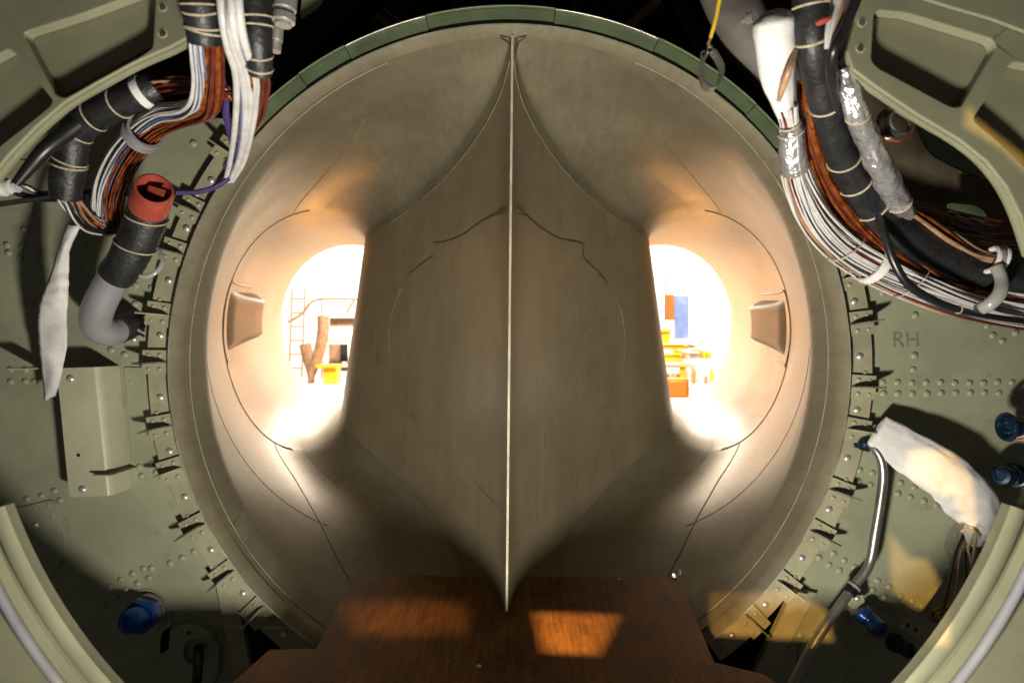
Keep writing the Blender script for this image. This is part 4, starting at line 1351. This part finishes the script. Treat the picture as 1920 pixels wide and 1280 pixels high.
MB().tube(pxpath([(604, 634, YH + .2, 6), (611, 634, YH + .2, 8.5)], 4), 14).build('tube_end', WHITEP, h)
h = thing('canvas_bag', 'folded brown striped canvas in the left intake opening', 'canvas', P(590, 722, YH))
for pts, w in (([(606, 592, YH, 12), (606, 620, YH, 12), (601, 650, YH, 12), (592, 680, YH, 10), (584, 705, YH, 7), (582, 722, YH, 6)], 0), ([(572, 645, YH + .1, 12), (578, 670, YH + .1, 12), (583, 700, YH + .1, 8), (584, 722, YH + .1, 6)], 1)):
    MB().tube(pxpath(pts, 30), 16, shape=lambda t, a: .9 + .12 * math.sin(8 * a)).build('fold', BROWN, h)
h = thing('yellow_box', 'yellow plastic box on the bench in the left intake opening', 'box', P(615, 722, YH))
hbox(h, 'body', 606, 690, 631, 722, YELLOW, y=YH - .1, th=.12)
hbox(h, 'lid', 591, 684, 632, 690, YELLOW, y=YH - .12, th=.16)
h = thing('railing', 'thin dark railing crossing the bright left intake opening', 'railing', P(580, 600, YH + .6))
MB().tube(pxpath([(540, 604, YH + .6, 2.5), (566, 588, YH + .6, 2.5), (590, 563, YH + .6, 2.2), (640, 560, YH + .6, 2), (700, 563, YH + .6, 2)], 40), 8).build('rail', BROWN, h)
MB().tube(pxpath([(603, 558, YH + .6, 1.5), (603, 590, YH + .6, 1.5), (603, 722, YH + .6, 1.5)], 6), 6).build('post', BROWN, h)
MB().tube(pxpath([(664, 562, YH + .6, 2.2), (640, 605, YH + .6, 2.2), (625, 640, YH + .6, 2.2)], 12), 6).build('stay', BROWN, h)
h = thing('cabinet', 'white cabinet with a grey edge and a pale blue side in the right intake opening', 'cabinet', P(1260, 722, YH + .8))
hbox(h, 'door', 1180, 475, 1246, 640, WHITEP, y=YH + .75, th=.3)
hbox(h, 'edge', 1246.5, 473, 1249, 600, GREYP, y=YH + .76, th=.3)
h = thing('poster', 'pale blue and orange printed board in the right intake opening', 'poster', P(1268, 640, YH + 1.0))
hbox(h, 'orange_panel', 1244, 552, 1264, 600, ORANGE, y=YH + 1.0, th=.02)
hbox(h, 'blue_panel', 1264.5, 554, 1292, 635, BLUEP, y=YH + 1.0, th=.02)
clut = [('yellow_bin', 'yellow open bin at the left of the right intake clutter', 1229, 617, 1257, 643, YELLOW, 0),
        ('yellow_tray', 'long yellow tray in the right intake clutter', 1232, 645, 1290, 655, YELLOW, -.05),
        ('yellow_case', 'low yellow case in the middle of the right intake clutter', 1236, 663, 1276, 678, YELLOW, -.1),
        ('white_bottle', 'white bottle standing among the right intake clutter', 1292, 660, 1312, 674, WHITEP, -.05),
        ('white_carton', 'white carton above the orange drawers in the right intake', 1238, 680, 1275, 700, WHITEP, -.15),
        ('yellow_block', 'small bright yellow block beside the white carton in the right intake', 1276, 682, 1285, 710, YELLOW, -.15)]
for nm, lb, x0, y0, x1, y1, m_, dy in clut:
    h = thing(nm, lb, 'box', P((x0 + x1) / 2, y1, YH + dy))
    hbox(h, 'body', x0, y0 + (y1 - y0) * .25, x1, y1, m_, y=YH + dy, th=.12)
    hbox(h, 'lid', x0 - 2, y0, x1 + 2, y0 + (y1 - y0) * .24, m_, y=YH + dy - .01, th=.14)
h = thing('drawer_unit', 'orange drawer unit at the bottom of the right intake opening', 'drawers', P(1262, 742, YH - .3))
hbox(h, 'case', 1230, 710, 1292, 745, ORANGE, y=YH - .4, th=.18)
for x0, x1 in ((1234, 1253), (1256, 1288)):
    hbox(h, 'drawer_front', x0, 714, x1, 743, ORANGE, y=YH - .412, th=.011)
h = thing('dark_tool', 'small dark tool lying on the right intake clutter', 'tool', P(1294, 650, YH))
MB().tube(pxpath([(1283, 650, YH - .1, 2.5), (1292, 648, YH - .1, 4), (1303, 650, YH - .1, 2)], 10), 8).build('tool_body', BROWN, h)
MB().tube(pxpath([(1303, 650, YH - .1, 1.5), (1316, 644, YH - .1, 1.5)], 5), 6).build('tool_handle', BROWN, h)
h = thing('tool_tray', 'long pale tray of small yellow parts across the right intake opening', 'tray', P(1290, 680, YH + .1))
hbox(h, 'tray_base', 1225, 672, 1345, 722, WHITEP, y=YH + .15, th=.2)
for k in range(9):
    hbox(h, 'part', 1255 + 9 * k, 662 - (k * 7) % 9, 1262 + 9 * k, 672, YELLOW if k % 3 else ORANGE, y=YH + .16, th=.05)


# ------------------------------------------------------------------ added mask plates out of view whose openings shape the warm patches
TGT = [[[P(a, c, .02) for a, c in [(1668, 998), (1705, 1046), (1738, 1048), (1762, 1090), (1768, 1148), (1715, 1140), (1672, 1108)]],
        [P(a, c, -.04) for a, c in [(1702, 846), (1752, 842), (1786, 850), (1822, 900), (1832, 1000), (1806, 990), (1790, 930), (1760, 926), (1704, 892)]],
        [P(a, c, YN) for a, c in [(1812, 196), (1828, 214), (1926, 290), (1930, 330), (1880, 280), (1808, 236)]],
        [P(a, c, .0) for a, c in [(1310, 1120), (1400, 1112), (1490, 1110), (1550, 1150), (1560, 1205), (1480, 1200), (1330, 1190)]]],
       [[bpx(*q) for q in [(1003, 1148), (1095, 1150), (1160, 1154), (1185, 1172), (1200, 1229), (1100, 1226), (1018, 1222)]]],
       [[bpx(*q) for q in [(625, 1130), (740, 1126), (872, 1128), (866, 1188), (740, 1190), (600, 1188)]],
        [bpx(*q) for q in [(500, 1216), (590, 1216), (582, 1250), (478, 1246)]]]]
for (loc, tg, pw, ang, soft), polys in zip(WARM_LAMPS, TGT):
    L = Vector(loc)
    dyp = 0.60 if ang > 40 else 0.30
    yp = L.y + dyp
    cpt = L + (Vector(tg) - L) * (dyp / (tg[1] - L.y))
    hw = 0.19 if ang < 40 else 0.36
    outer = [(cpt.x - hw, cpt.z - hw), (cpt.x + hw, cpt.z - hw), (cpt.x + hw, cpt.z + hw), (cpt.x - hw, cpt.z + hw)]
    if ang < 40:
        outer = [(cpt.x - .19, cpt.z - .2), (cpt.x + .19, cpt.z - .2), (cpt.x + .19, cpt.z + .26), (cpt.x - .19, cpt.z + .26)]
    bm = bmesh.new()
    es = []
    for lp in [outer] + [[((L + (q - L) * ((yp - L.y) / (q.y - L.y))).x, (L + (q - L) * ((yp - L.y) / (q.y - L.y))).z) for q in poly] for poly in polys]:
        vs = [bm.verts.new((x, yp, z)) for x, z in lp]
        es += [bm.edges.new((vs[i], vs[(i + 1) % len(vs)])) for i in range(len(vs))]
    bmesh.ops.triangle_fill(bm, use_beauty=True, edges=es)
    me = bpy.data.meshes.new('light_mask_plate')
    bm.to_mesh(me)
    bm.free()
    me.materials.append(DARK)
    o = bpy.data.objects.new('light_mask_plate', me)
    C.objects.link(o)
    o['kind'] = 'structure'

# small clutter on the right bench
rnd = random.Random(5)
tins = thing('spray_cans', 'row of small pale and yellow cans on the right bench', 'cans', P(1300, 722, YH - .1))
for k in range(11):
    x = 1232 + 10 * k + rnd.uniform(-2, 2)
    hh = rnd.uniform(14, 34)
    q = P(x, 722, YH - .1)
    rr = .012 + .008 * rnd.random()
    MB().lathe(q, (0, 0, 1), [(0, rr), (S(hh, YH) * .8, rr), (S(hh, YH) * .88, rr * .5), (S(hh, YH), rr * .45)], 12).build('can', [YELLOW, WHITEP, ORANGE, WHITEP, BROWN][k % 5], tins)
ladder = thing('step_ladder', 'thin pale step ladder behind the bench in the left intake opening', 'ladder', P(560, 760, YH + 1.2))
for x0 in (548, 572):
    MB().tube(pxpath([(x0, 540, YH + 1.2, 1.8), (x0 - 8, 760, YH + 1.2, 1.8)], 4), 6).build('rail', TANW, ladder)
for k in range(7):
    y0 = 560 + 26 * k
    MB().tube(pxpath([(547 - k, y0, YH + 1.2, 1.6), (571 - k, y0, YH + 1.2, 1.6)], 3), 6).build('rung', TANW, ladder)
